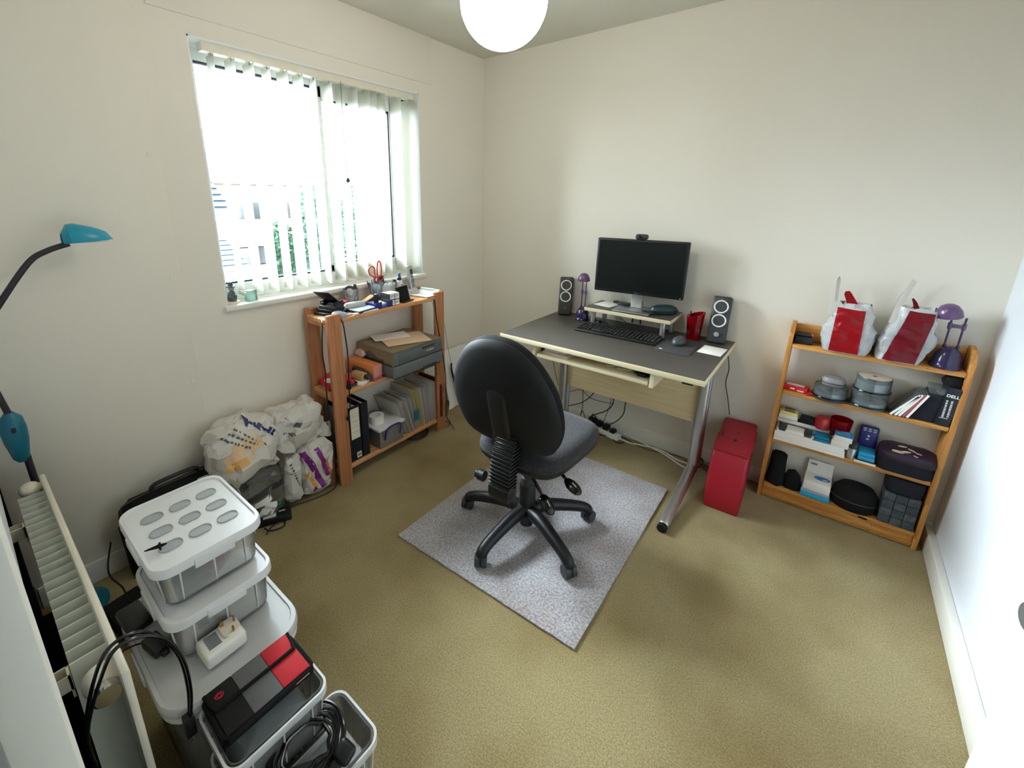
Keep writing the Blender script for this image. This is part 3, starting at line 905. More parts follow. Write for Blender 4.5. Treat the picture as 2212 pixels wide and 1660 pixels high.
cp = thing('wall_plate', 'white double wall plate below the window sill', 'socket', (0, -.945, .93))
part('plate', G().box((0, -1.02, .925), (.008, -.87, .985), .003), 'white', cp)
for y in (-.965, -.935):
    part('port', G().cyl((.008, y, .955), .011, .003, 18, 0), 'grey', cp)

# ---- window sill ornaments
fg = thing('figurine', 'small dark hatted figurine on pale base on window sill', 'figurine', (-.04, -1.748, WZ0 + .003), 0)
part('base', G().lathe([(.03, 0), (.028, .008), (0, .009)], 20, caps=False), 'cream', fg, local=True)
part('body', G().lathe([(.017, .009), (.02, .02), (.014, .045), (.011, .056)], 16).ball((.012, .008, .03), .009).ball((.012, -.01, .028), .009), mat('dark_green_glaze', '#3d4b45', .3), fg, local=True)
part('head', G().ball((.002, 0, .066), .013, 14, 10), 'grey', fg, local=True)
part('hat', G().lathe([(.019, .072), (.018, .076), (.011, .079), (.006, .095), (0, .097)], 16, caps=False), 'dgrey', fg, local=True)
gb = thing('glass_block', 'pale green glass block beside the figurine on sill', 'ornament', (-.03, -1.672, WZ0 + .003), 20)
part('block', G().box((-.018, -.02, 0), (.018, .02, .05), .004), film('pale_green_glass', '#bfd8cf', .55, .1, .5, '#d5ece4'), gb, local=True)
part('edge', G().box((.018, .012, .0), (.02, .02, .05), .0005), 'grey', gb, local=True)

# ---- middle board of the pine unit
Z = .5125
pr = thing('printer', 'grey laser printer under a brown cover on middle board', 'printer', (.17, -.955, Z), 0)
part('body', G().box((-.15, -.185, .008), (.15, .195, .075), .008, 3).box((-.15, -.185, .0765), (.15, .195, .16), .012, 3), mat('printer_grey', '#6c7173', .5), pr, local=True)
part('foot', G().box((-.14, -.17, 0), (.14, .18, .009)), 'dgrey', pr, local=True)
pm = mat('printer_panel', '#64696b', .5)
part('front_flap', G().box((.148, -.15, .088), (.1525, .185, .143), .002), pm, pr, local=True)
part('grip', G().box((.15, .02, .128), (.1535, .12, .14), .001), 'dgrey', pr, local=True)
part('tray_notch', G().box((.135, .03, -.001), (.1525, .14, .022), .003), 'dgrey', pr, local=True, label='dark paper tray grip recess')
text('brother', .019, TR(.1536, .085, .112, 90, 0, 90), 'paper', pr)
rows = []
for i in range(15):
    x = -.155 + i * .0222
    rows.append([(x, -.188 - .012 * max(0, (3 - j)) * .1, .162 - .045 * max(0, 1 - j) * (1 + .4 * sin(i * .9)) - (.04 * (1 if j == 0 else .0) if i > 10 else 0)) if j < 1
                 else (x, -.19 + (j - 1) * .0395, .1615 + .0012 * sin(j * 1.3 + i * .4)) for j in range(11)])
cov = single('dust_cover', G().sheet([[Vector(p) + Vector((.17, -.955, Z)) for p in r] for r in rows], .0015), 'tan', 'olive-brown cloth cover draped over the grey printer', 'cover')
en = single('envelope', G().box((-.10, -.13, 0), (.10, .13, .003), .001, X=TR(.19, -.945, Z + .1655, 0, 0, -22)), mat('peach_paper', '#e9cfae', .7), 'large peach envelope lying on the printer cover', 'envelope')
single('letter', G().box((-.06, -.105, 0), (.06, .105, .002), .0005, X=TR(.10, -.975, Z + .169, 0, 0, -22)), 'paper', 'white letter on top of the peach envelope', 'paper')
ob = thing('tissue_box', 'long orange and pink carton beside the printer', 'carton', (.135, -1.188, Z), 4)
part('carton', G().box((-.12, -.032, .022), (.105, .028, .085), .003), 'orange', ob, local=True)
part('band', G().box((-.1205, -.0325, 0), (.1055, .0285, .022), .002), mat('dusky_pink_card', '#b8566a', .6), ob, local=True, label='dusky pink lower band')
part('end', G().box((.104, -.031, .022), (.1062, .027, .083), .001), 'pink', ob, local=True)
gc = single('spectacle_case', G().dome(circ(.085, 24, ry=.02), [(.85, -.014), (1, 0), (.85, .014)], TR(.16, -1.228, Z + .036, 90, 8, 0)), 'dgrey', 'dark slate spectacle case leaning against orange carton', 'case')
pk = single('paper_roll', G().lathe([(.0, 0), (.024, 0), (.027, .004), (.027, .08), (.02, .082), (.018, .06), (0, .06)], 20, TR(.135, -1.262, Z + .027, 0, 90, 10), caps=False).crumple(.002, 60, 3),
            'kraft', 'brown paper roll lying before the orange carton', 'roll')
rf = thing('red_folder', 'red plastic folder at the left end of middle board', 'folder', (.10, -1.36, Z + .014), -12)
part('cover', G().box((-.09, -.07, .0), (.10, .07, .018), .004), mat('bright_red_plastic', '#d3192f', .35), rf, local=True)
part('label', G().dome(circ(.035, 20, cx=.02, cy=-.035, ry=.022), [(1, .018), (1, .0187)]), 'paper', rf, local=True)
single('teal_booklet', G().box((-.085, -.07, 0), (.10, .075, .012), .002, X=TR(.105, -1.35, Z + .0005, 0, 0, -8)), mat('dark_teal_card', '#1d4552', .5), 'dark teal booklet under the red folder', 'booklet')
single('postcards', G().box((-.05, -.035, 0), (.05, .035, .012), .001, X=TR(.185, -1.275, Z + .0005, 0, 0, 25)), 'paper', 'white postcards lying beside brown paper roll', 'cards')
single('pink_tissue_pack', G().dome(rrect(.07, .04, .015, 4, .05, -1.15), [(.8, Z + .086), (1, Z + .1), (.8, Z + .12), (.3, Z + .125)]).crumple(.005, 50, 9), 'pink' if 0 else mat('pale_pink_film', '#e8cfc6', .4), 'pale pink tissue pack squeezed between orange carton and printer', 'tissues')

# ---- bottom board
Z = .0905
for i, (y, w, lb) in enumerate(((-1.338, .075, 'navy lever arch file with white spine label behind left post'), (-1.262, .05, 'navy lever arch file without label beside labelled one'))):
    b = thing('lever_arch_file', lb, 'file', (.115, y + w / 2 - .035, Z), 0)
    part('cover', G().box((-.12, -w / 2 + .003, 0), (.105, -w / 2 + .006, .318)).box((-.12, w / 2 - .006, 0), (.105, w / 2 - .003, .318)).box((.10, -w / 2 + .003, 0), (.106, w / 2 - .003, .318), .002), 'navy', b, local=True)
    part('paper_block', G().box((-.11, -w / 2 + .008, .004), (.08, w / 2 - .01, .30)), 'paper', b, local=True)
    if i == 0:
        part('spine_label', G().box((.106, -.027, .13), (.1065, .027, .305)), 'cream', b, local=True, label='cream spine label with ruled lines')
        part('rule', G().box((.1065, -.022, .17), (.107, .022, .171)).box((.1065, -.022, .20), (.107, .022, .201)).box((.1065, -.022, .23), (.107, .022, .231)).box((.1065, -.022, .26), (.107, .022, .261)), 'grey', b, local=True)
        part('barcode_label', G().box((.106, .0, .012), (.1066, .028, .045)), 'paper', b, local=True)
        part('barcode', G().box((.1066, .005, .018), (.107, .007, .038)).box((.1066, .009, .018), (.107, .013, .038)).box((.1066, .015, .018), (.107, .017, .038)).box((.1066, .019, .018), (.107, .023, .038)), 'black', b, local=True)
single('grey_folder', G().box((.03, -1.405, Z), (.225, -1.398, Z + .31), .001), 'grey', 'thin grey folder between left post and navy files', 'folder')
sbx = thing('small_storage_box', 'small clear box with blue clip handle on bottom board', 'storage box', (.16, -1.108, Z), 0)
part('tub', G().box((-.085, -.085, 0), (.075, .085, .002)).sheet([[((.08 + .006 * k) * (1 if q in (0, 3, 4) else -1) - .005, (.083 + .006 * k) * (1 if q in (1, 0, 4) else -1), .11 * k) for q in (0, 1, 2, 3, 4)] for k in (0, .5, 1)], .002), 'tub', sbx, local=True)
part('lid', G().box((-.098, -.095, .108), (.086, .095, .124), .005), 'lid', sbx, local=True)
part('handle', G().tube([(.084, -.055, .05), (.096, -.055, .10), (.10, -.035, .125), (.10, .035, .125), (.096, .055, .10), (.084, .055, .05)], .005, 8), 'blue', sbx, local=True)
single('craft_labels', G().box((.17, -1.178, Z + .005), (.226, -1.042, Z + .085), .003), mat('peach_labels', '#d9a970', .6), 'tan label cards inside the small clear box', 'cards')
single('white_sticker_roll', G().box((.2265, -1.12, Z + .02), (.2275, -1.09, Z + .05), .0003), 'paper', 'white sticker inside front of small clear box', 'sticker')
single('masking_tape', G().lathe([(.024, 0), (.042, 0), (.042, .045), (.024, .045), (.024, 0)], 32, TR(.155, -1.145, Z + .1245), caps=False), 'paper', 'fat white tape roll on top of small clear box', 'tape')
# document sleeves leaning in the red organiser
fo = thing('red_organiser', 'dark red curved concertina file at right end of bottom board', 'organiser', (.13, -.705, Z))
part('back', G().prism([(-.10, 0), (.10, 0), (.115, .02), (.115, .22), (.09, .26), (.06, .27), (-.10, .27)], .016, TR(.135, -.697, Z, 90, 0, 0), .003), mat('dark_red_card', '#5e1119', .45), fo)
part('back', G().prism([(-.10, 0), (.10, 0), (.105, .02), (.105, .20), (.08, .24), (-.10, .24)], .004, TR(.135, -.722, Z, 90, 0, 0), .001), 'pink', fo, label='salmon pink front divider')
cols = [('sleeve', 'clear document sleeve')] * 20
ys = -.735
ORD = 'first second third fourth fifth sixth seventh eighth ninth tenth eleventh twelfth thirteenth fourteenth fifteenth sixteenth seventeenth'.split()
for i in range(17):
    y = -.735 - i * .0152
    lean = 2 + i * 2.0
    hgt = .27 - (.03 if i > 9 else 0) - R_.uniform(0, .02)
    yel = i in (8,)
    gg = G().box((-.115, -.0012, 0), (.10 + R_.uniform(-.01, .012), .0012, hgt), .0004)
    o = single('document_sleeve', G().add(gg.v, gg.f, TR(.125, y, Z + .001, lean * .55, 0, R_.uniform(-3, 1))),
               'yellow' if yel else ('lgrey' if i in (3, 12) else 'sleeve'),
               'yellow card folder standing among the clear sleeves' if yel else ORD[i] + ' document sleeve counted from the red organiser on the bottom board', 'folder', None if yel else 'document sleeves on the bottom board')
single('blue_red_leaflet', G().box((.228, -.925, Z + .06), (.2295, -.885, Z + .13), 0), mat('teal_leaflet', '#2a6d86', .5), 'teal leaflet showing beside the yellow folder', 'leaflet')
bk = thing('wire_basket', 'black round wire basket lying on carpet under bottom board', 'basket', (.13, -.86, 0))
part('rim', G().ring(.085, .004, 36, 8, TR(.14, -.85, .012)).ring(.07, .002, 30, 6, TR(.14, -.85, .05)), 'black', bk)
wires = G()
for k in range(20):
    a = 2 * pi * k / 20
    wires.tube([(.14 + .085 * cos(a), -.85 + .085 * sin(a), .012), (.14 + .07 * cos(a), -.85 + .07 * sin(a), .05)], .0012, 5, 1)
part('wire', wires, 'black', bk, kind='stuff')

# ---- cables on the pine unit
chord([(.20, -1.462, .90), (.235, -1.48, .885), (.247, -1.495, .82), (.247, -1.50, .74), (.247, -1.494, .66), (.247, -1.498, .54), (.247, -1.495, .42)], .0032, 'lead', 'black lead hanging outside the left front post')
lc = thing('cable_with_switch', 'black lead with inline switch hanging inside left front post', 'cable', (.245, -1.375, .38))
part('wire', G().tube([(.20, -1.38, .90), (.242, -1.378, .885), (.247, -1.370, .80), (.249, -1.366, .70), (.249, -1.372, .56), (.249, -1.374, .44), (.249, -1.385, .40), (.249, -1.395, .375)], .0032, 8), 'cable', lc)
part('switch', G().box((.243, -1.381, .525), (.256, -1.363, .575), .004), 'black', lc)
part('plug', G().box((.245, -1.40, .36), (.254, -1.389, .38), .002), 'black', lc)
chord([(.20, -.75, .885), (.243, -.748, .875), (.246, -.735, .76), (.248, -.70, .58), (.248, -.668, .40), (.248, -.664, .22), (.246, -.662, .09), (.25, -.632, .03), (.25, -.66, .004)], .003, 'lead', 'black lead running diagonally down the right front post')
chord([(.19, -.755, .88), (.238, -.756, .86), (.2405, -.75, .74), (.2405, -.738, .64)], .0018, 'lead', 'thin grey lead beside the right front post', 'grey')
chord([(.24, -.655, .19), (.23, -.62, .17), (.22, -.615, .11), (.235, -.65, .075)], .0025, 'lead', 'short black cable loop beside right front post foot')
chord([(.10, -.62, .004), (.16, -.60, .004), (.24, -.61, .004), (.30, -.65, .004)], .0025, 'lead', 'black lead on carpet by right front post')

tb = thing('tote_bag', 'white paper bag leaning in the room corner behind pine unit', 'bag', (.06, -.36, 0))
g = G().sheet([[(.085 - .05 * i / 8 + .006 * sin(j * 1.7 + i), -.47 + j * .03 + .004 * sin(i * 1.3), .004 + i * .054) for j in range(9)] for i in range(9)], .004)
part('front', g, 'paper', tb)
part('gusset', G().sheet([[(.085 - .05 * i / 8 - .045 * k / 2, -.226 + .006 * sin(i + k), .004 + i * .054) for k in range(3)] for i in range(9)], .003), 'paper', tb)
ly = thing('lanyard', 'black and white spiral strap hanging in front of the white bag', 'strap', (.1, -.42, .04))
part('strap', G().tube([(.085, -.435, .35), (.09, -.438, .30), (.10, -.415, .20), (.105, -.385, .09), (.108, -.372, .045)], [.009, .01, .011, .011, .008], 6, 6, flat=.4), 'black', ly)
zz = G()
for k in range(12):
    t = k / 12
    zz.box((.106 + .004 * t, -.436 + .058 * t - .004, .30 - .24 * t), (.1085 + .004 * t, -.436 + .058 * t + .004, .308 - .24 * t), .001)
part('pattern', zz, 'paper', ly, kind='stuff')
part('wire', G().tube([(.05, -.463, .64), (.06, -.45, .5), (.085, -.436, .35)], .0015, 6), 'grey', ly)

# ================================================================ carrier bags, laptop bag and floor clutter by the pine unit
def blob(cx, cy, z0, w, d, h, seed, amp=.03, sc=9, sqr=.55, flat=.0):
    g = G(); vs, fs = [], []
    n, m = 44, 26
    for j in range(m + 1):
        b = -pi / 2 + pi * j / m
        for i in range(n):
            a = 2 * pi * i / n
            f = lambda t, e: math.copysign(abs(t) ** e, t)
            vs.append((cx + d / 2 * f(cos(b), sqr) * f(cos(a), sqr), cy + w / 2 * f(cos(b), sqr) * f(sin(a), sqr), z0 + h / 2 + h / 2 * f(sin(b), sqr)))
    for j in range(m):
        for i in range(n):
            fs.append((j * n + i, j * n + (i + 1) % n, (j + 1) * n + (i + 1) % n, (j + 1) * n + i))
    g.add(vs, fs)
    g.crumple(amp, sc, seed)
    for p in g.v:
        p.z = max(p.z, z0 + .001 + .004 * noise.noise(p * 30)); p.x = max(p.x, .02)
    return g
def decal(g, polys, axis, m, parent, name, off=.0018, sub=6):
    """strips or marks printed on a bag: outlines in the (y, z) plane, cast onto its front surface"""
    bv = BVHTree.FromPolygons([tuple(p) for p in g.v], g.f)
    q = G()
    for (a, b, wid) in polys:
        a, b = Vector((0, *a)), Vector((0, *b))
        d = (b - a); L = d.length; d.normalize()
        s = Vector((0, -d.z, d.y)) * wid / 2
        rows = []
        k = max(2, int(L / .008) + 1)
        for i in range(k + 1):
            r = []
            for e in (-1, -.33, .33, 1):
                p = a + d * (L * i / k) + s * e
                h = bv.ray_cast(Vector((1.2, p.y, p.z)), Vector((-1, 0, 0))) if axis == 0 else bv.ray_cast(Vector((p.y, p.z, 1.5)), Vector((0, 0, -1)))
                if h[0] is None: break
                r.append(h[0] + h[1] * off if h[1].dot(Vector((1, 0, 0)) if axis == 0 else Vector((0, 0, 1))) > 0 else h[0] - h[1] * off)
            if len(r) == 4: rows.append(r)
            elif len(rows) > 1: break
        if len(rows) > 1: q.sheet(rows)
    if q.v: return part(name, q, m, parent)

M['inkblue'] = mat('dark_blue_print', '#1d2a63', .5)
M['inkgrey'] = mat('grey_print', '#5f5e6a', .5)
M['inkpurple'] = mat('purple_print', '#7d1f80', .45)
M['inkorange'] = mat('orange_print', '#d8923a', .45)
M['peach'] = mat('peach_print', '#f0cba0', .5)

lb = thing('lower_grey_bag', 'translucent grey bag with dark books under the white carrier bag', 'bag', (.12, -1.82, 0))
g = blob(.115, -1.825, 0, .23, .17, .265, 4, .020, 11)
part('body', g, 'bagg', lb, ang=16)
decal(g, [((-1.93, .10), (-1.80, .13), .035), ((-1.84, .03), (-1.80, .10), .06)], 0, 'paper', lb, 'white_panel')
decal(g, [((-1.755, .05), (-1.735, .10), .06)], 0, 'green', lb, 'green_patch')
decal(g, [((-1.90, .16), (-1.72, .17), .03), ((-1.90, .06), (-1.87, .10), .04)], 0, 'dgrey', lb, 'dark_band')
decal(g, [((-1.835, .028), (-1.81, .055), .008), ((-1.79, .235), (-1.775, .235), .014), ((-1.80, .205), (-1.79, .205), .012)], 0, 'inkgrey', lb, 'print')
wb = thing('white_carrier_bag', 'crumpled white carrier bag with dark blue lettering and peach panel', 'bag', (.14, -1.87, .25))
g = blob(.13, -1.865, .245, .27, .20, .27, 12, .03, 8)
part('body', g, 'bag', wb, ang=16)
def scrib(y0, z0, y1, z1, n, wid, seed):
    r = random.Random(seed); o = []
    for i in range(n):
        t = i / n; t2 = (i + r.uniform(.45, .75)) / n
        o.append(((y0 + (y1 - y0) * t, z0 + (z1 - z0) * t + r.uniform(-.3, .3) * wid), (y0 + (y1 - y0) * t2, z0 + (z1 - z0) * t2 + r.uniform(-.3, .3) * wid), wid * r.uniform(.6, 1.2)))
    return o
decal(g, [((-1.97, .40), (-1.82, .45), .07), ((-1.96, .37), (-1.86, .39), .03)], 0, 'peach', wb, 'peach_panel')
decal(g, [((-1.965, .355), (-1.885, .375), .034)], 0, mat('amber_print', '#e5b266', .5), wb, 'amber_panel', .0024)
decal(g, scrib(-1.86, .53, -1.745, .43, 9, .024, 3), 0, 'inkblue', wb, 'lettering', .0026)
decal(g, scrib(-1.96, .49, -1.86, .42, 8, .010, 5) + scrib(-1.93, .50, -1.83, .42, 8, .010, 6) + scrib(-1.90, .505, -1.80, .41, 9, .008, 8), 0, 'inkgrey', wb, 'small_print', .0028)
part('handle', G().sheet([[(.235 + .012 * sin(i * .8), -1.90 + i * .02, .33 + .005 * i + (.03 if j else 0) * (1 - abs(i - 3) / 5)) for j in range(2)] for i in range(8)], .001), 'bag', wb)
part('handle_hole', G().dome(circ(.016, 18, ry=.024), [(1, 0), (1, .001)], TR(.238, -1.845, .355, 0, 80, 0)), 'inkgrey', wb)
pb = thing('purple_striped_bag', 'white carrier bag with purple stripes and orange print beside pine unit', 'bag', (.14, -1.58, 0))
g = blob(.125, -1.555, 0, .185, .20, .30, 22, .020, 10)
part('body', g, 'bag', pb, ang=16)
decal(g, [((-1.63, .275), (-1.60, .20), .026), ((-1.60, .20), (-1.575, .125), .026), ((-1.575, .125), (-1.545, .05), .028),
          ((-1.565, .27), (-1.545, .20), .024), ((-1.545, .20), (-1.515, .095), .026)], 0, 'inkpurple', pb, 'stripe')
decal(g, [((-1.615, .15), (-1.585, .06), .02), ((-1.525, .18), (-1.498, .09), .018), ((-1.63, .145), (-1.61, .15), .02)], 0, 'inkorange', pb, 'orange_letter')
decal(g, [((-1.60, .045), (-1.583, .06), .018), ((-1.50, .075), (-1.485, .09), .02)], 0, 'inkpurple', pb, 'purple_letter', .0026)
ub = thing('upper_white_bag', 'plain white carrier bag with punched handle slumped over striped bag', 'bag', (.13, -1.62, .28))
g = blob(.12, -1.615, .29, .25, .19, .20, 31, .03, 8)
part('body', g, 'bag', ub, ang=16)
decal(g, [((-1.655, .435), (-1.625, .42), .024)], 0, 'inkgrey', ub, 'handle_hole')
decal(g, scrib(-1.70, .40, -1.66, .39, 4, .008, 9), 0, 'inkgrey', ub, 'small_print')
part('flap', G().sheet([[(.16 + .03 * sin(i * .7), -1.52 + .018 * i, .30 + .028 * j - .006 * i) for j in range(4)] for i in range(5)], .001).crumple(.006, 30, 2), 'bag', ub)
sg = thing('side_grey_bag', 'grey-white carrier bag standing between dark bag and striped bag', 'bag', (.15, -1.68, 0))
g = blob(.13, -1.678, 0, .085, .17, .27, 41, .014, 12)
part('body', g, 'bag', sg, ang=16)
decal(g, scrib(-1.695, .24, -1.66, .10, 9, .010, 14), 0, 'inkgrey', sg, 'small_print')

lt = thing('laptop_bag', 'black padded laptop bag standing against wall behind clear boxes', 'bag', (.09, -2.11, 0), 0)
ol = [(-.195, 0), (.195, 0), (.20, .20), (.185, .29), (.15, .325), (-.15, .315), (-.19, .28), (-.20, .20)]
part('body', G().prism(ol, .09, TR(.13, -2.115, .002, 90, 0, 90) @ TR(0, 0, -.09), .022, 4), 'blackfab', lt)
part('zip', G().tube([(.09, -2.31, .12), (.09, -2.305, .27), (.09, -2.26, .325), (.09, -1.97, .332), (.09, -1.925, .29), (.09, -1.912, .14)], .004, 6), 'dgrey', lt)
part('handle', G().tube([(.09, -2.20, .325), (.088, -2.18, .352), (.088, -2.05, .355), (.09, -2.03, .328)], .008, 8), 'black', lt)
part('badge', G().box((.131, -2.06, .27), (.134, -2.00, .30), .001).box((.126, -2.05, .305), (.132, -2.01, .322), .002), 'lgrey', lt, label='pale badge')
single('white_ruler', G().box((-.018, -.002, 0), (.018, .002, .24), .0005, X=TR(.225, -1.905, .002, 0, -16, 20)), 'lgrey', 'white ruler standing between laptop bag and grey bag', 'ruler')
pa = thing('power_adapter', 'black mains adapter brick on carpet beside clear boxes', 'adapter', (.21, -1.80, 0), -25)
part('brick', G().box((-.035, -.075, .0), (.035, .075, .032), .006), 'black', pa, local=True)
part('label', G().box((-.02, -.045, .032), (.022, .01, .0324)).box((-.015, .022, .032), (-.005, .05, .0324)), 'lgrey', pa, local=True)
chord([(.185, -1.735, .012), (.20, -1.68, .006), (.225, -1.60, .006), (.235, -1.52, .006), (.225, -1.475, .02), (.21, -1.462, .12), (.205, -1.462, .25)], .003, 'lead', 'black adapter lead running past the carrier bags')
chord([(.24, -1.86, .01), (.27, -1.85, .006), (.29, -1.80, .006), (.26, -1.78, .006), (.25, -1.83, .006), (.28, -1.87, .006)], .003, 'lead', 'small coil of black lead beside the adapter brick')
single('brown_card_box', G().box((.05, -1.50, 0), (.20, -1.46, .20), .002), mat('brown_card', '#7a4f30', .8), 'brown cardboard flat between striped bag and pine unit', 'cardboard')
single('dark_case', G().box((-.10, -.06, 0), (.10, .06, .06), .012, X=TR(.33, -2.36, .001, 0, 0, 10)), 'blackfab', 'dark soft case on the carpet behind the clear boxes', 'case')
chord([(.10, -2.35, .20), (.13, -2.38, .10), (.20, -2.36, .06), (.30, -2.36, .065)], .003, 'lead', 'black lead looping down behind the clear box stack')

# ================================================================ rug
rows = []
c = [Vector((.738, -1.502, 0)), Vector((1.585, -1.467, 0)), Vector((1.572, -.396, 0)), Vector((.735, -.405, 0))]
for i in range(25):
    a, b = c[0].lerp(c[3], i / 24), c[1].lerp(c[2], i / 24)
    rows.append([a.lerp(b, j / 20) + Vector((.002 * noise.noise((i * .7, j * .1, 1)), .003 * noise.noise((j * .8, i * .1, 4)), .003 + .0015 * noise.noise((i * .3, j * .3, 2)))) for j in range(21)])
single('rug', G().sheet(rows, .007), 'rug', 'grey short-pile rug under the office chair', 'rug')

# ================================================================ desk
DT = .75
dk = thing('desk', 'dark grey topped office desk with cream edges and silver legs', 'desk', (1.2, -.35, 0))
part('top', G().box((.682, -.684, DT - .0245), (1.716, -.012, DT), .0015), 'cedge', dk, label='cream edged board')
part('laminate', G().box((.6845, -.6815, DT - .001), (1.7135, -.0145, DT + .0008), .0006), 'desk', dk)
part('modesty_panel', G().box((.80, -.215, .335), (1.625, -.197, DT - .026), .001), 'maple', dk)
for x in (.845, 1.64):
    part('upright', G().dome(rrect(.05, .034, .016, 5), [(1, .06), (1, DT - .026)], TR(x, -.225, 0)).dome(rrect(.05, .034, .016, 5), [(1, .06), (1, DT - .026)], TR(x, -.17, 0)), 'silver', dk)
    part('foot', G().tube([(x, -.70, .022), (x, -.66, .03), (x, -.45, .052), (x, -.26, .082), (x, -.2, .085), (x, -.12, .06), (x, -.045, .022)], [.021, .024, .026, .027, .027, .025, .02], 14, 6, flat=.8), 'silver', dk)
    part('foot_cap', G().cyl((x, -.725, .021), .0225, .022, 18, 1).cyl((x, -.042, .021), .021, .014, 18, 1), 'black', dk)
    part('top_rail', G().box((x - .02, -.62, DT - .05), (x + .02, -.06, DT - .0255), .003), 'silver', dk)
part('side_panel', G().box((.88, -.662, .652), (.897, -.36, DT - .025), .001), 'cedge', dk)
part('side_panel', G().box((1.492, -.662, .652), (1.510, -.36, DT - .025), .001), 'cedge', dk)
part('keyboard_tray', G().box((.906, -.658, .658), (1.484, -.35, .675), .0015), 'cedge', dk)
part('runner', G().box((.897, -.60, .662), (.905, -.36, .69)).box((1.485, -.64, .662), (1.4915, -.36, .69)), 'black', dk)
part('cable_clip', G().box((1.625, -.665, DT - .04), (1.668, -.62, DT - .025), .002), 'black', dk)

# things on the pull-out tray
single('writing_pad', G().box((-.075, -.055, 0), (.075, .055, .012), .001, X=TR(1.0, -.575, .6755, 0, 0, -4)), mat('pinkish_paper', '#e6d3c9', .7), 'pale pink writing pads at left end of keyboard tray', 'pad')
single('paper_block', G().box((-.06, -.045, 0), (.06, .045, .009), .001, X=TR(.985, -.57, .688, 0, 0, 5)), 'paper', 'small white pad on top of the pink pads', 'pad')
single('red_purse', G().dome(circ(.05, 20, 1.21, -.53, .03), [(.8, .6755), (1, .685), (.8, .70), (.3, .703)]), mat('deep_red_fabric', '#8a1d24', .6), 'dark red purse lying far back on keyboard tray', 'purse')
single('white_earphones', G().tube([(1.25, -.56, .679), (1.27, -.60, .682), (1.30, -.57, .679), (1.29, -.54, .682), (1.33, -.56, .684), (1.35, -.59, .679), (1.32, -.60, .682), (1.38, -.575, .679)], .0035, 6), 'wcable', 'tangled white cable on the keyboard tray', 'cable')
single('black_charger', G().box((1.40, -.60, .6755), (1.475, -.54, .70), .006).box((1.42, -.62, .6755), (1.46, -.60, .69), .003), 'black', 'small black charger at right end of keyboard tray', 'charger')

# monitor riser
rs = thing('monitor_riser', 'small grey-topped shelf on silver feet holding the monitor', 'monitor stand', (1.2, -.13, DT))
RZ = .862
part('board', G().box((.962, -.245, RZ - .02), (1.442, -.008, RZ), .0015), 'cedge', rs)
part('laminate', G().box((.9645, -.2425, RZ - .001), (1.4395, -.0105, RZ + .0008), .0006), 'desk', rs)
for x, y in ((1.005, -.205), (1.40, -.215), (1.01, -.05), (1.40, -.05)):
    part('foot', G().cyl((x, y, DT + .001), .0135, RZ - .021 - DT, 20), 'silver', rs)
mo = thing('monitor', 'black flat screen monitor with silver column on the riser', 'monitor', (1.216, -.14, RZ + .001), 4)
part('base', G().box((-.10, -.09, 0), (.10, .10, .008), .003), 'silver', mo, local=True)
part('column', G().box((-.032, .03, .008), (.032, .05, .23), .004), 'silver', mo, local=True)
part('case', G().box((-.242, .0, .088), (.242, .03, .392), .006, 3).box((-.12, .028, .16), (.12, .048, .33), .01), 'black', mo, local=True)
part('screen', G().box((-.229, -.0012, .106), (.229, .001, .381)), 'screen', mo, local=True)
text('DELL', .010, TR(0, -.0008, .0965, 90, 0, 0), 'grey', mo)
part('power_led', G().box((.225, -.001, .094), (.231, .0, .099)), 'lgrey', mo, local=True)
wc = thing('webcam', 'small black webcam clipped on top of monitor', 'webcam', (1.216, -.14, RZ + .393), 4)
part('body', G().box((-.034, -.012, .001), (.034, .016, .03), .012, 3), 'dgrey', wc, local=True)
part('lens', G().cyl((-.006, -.0165, .016), .008, .006, 18, 1), 'blackg', wc, local=True)
part('clip', G().box((-.02, .012, -.04), (.02, .034, .004), .004) if 0 else G().box((-.02, -.006, 0), (.02, .02, .004), .001), 'black', wc, local=True)
single('note_sheets', G().box((-.055, -.07, 0), (.055, .07, .003), .0005, X=TR(1.045, -.095, RZ + .0012, 0, 0, -12)), 'paper', 'white notes at left end of monitor riser', 'paper')
fc = thing('bulldog_clip_black', 'black fold-back clip gripping the white notes', 'clip', (1.075, -.045, RZ + .005))
part('body', G().box((-.018, -.012, 0), (.018, .012, .014), .004), 'black', fc, local=True)
part('wire', G().tube([(-.008, .012, .008), (-.006, .02, .03), (.004, .02, .032), (.008, .012, .008)], .001, 5), 'silver', fc, local=True)
single('mobile_phone', G().box((-.035, -.028, 0), (.035, .028, .012), .005, X=TR(1.135, -.075, RZ + .0095, 0, 0, -5)), 'blackg', 'flat black phone on the silver monitor base', 'phone')
gc = thing('glasses_case', 'dark green zip case at right end of monitor riser', 'case', (1.365, -.11, RZ + .001), 38)
part('body', G().dome(circ(.075, 26, ry=.04), [(.85, .002), (1, .018), (.9, .036), (.6, .046), (.2, .05)]), mat('dark_green_case', '#1d3a3c', .45), gc, local=True)
part('zip', G().tube([(.0765 * cos(2 * pi * i / 20), .0415 * sin(2 * pi * i / 20), .02) for i in range(20)], .002, 6, 2, True), 'black', gc, local=True)
single('dark_cloth', G().dome(circ(.045, 20, 1.305, -.165, .022), [(.8, RZ + .001), (1, RZ + .005), (.7, RZ + .012), (.2, RZ + .015)]).crumple(.003, 50, 3), 'navy', 'dark blue cloth beside the green zip case', 'cloth')

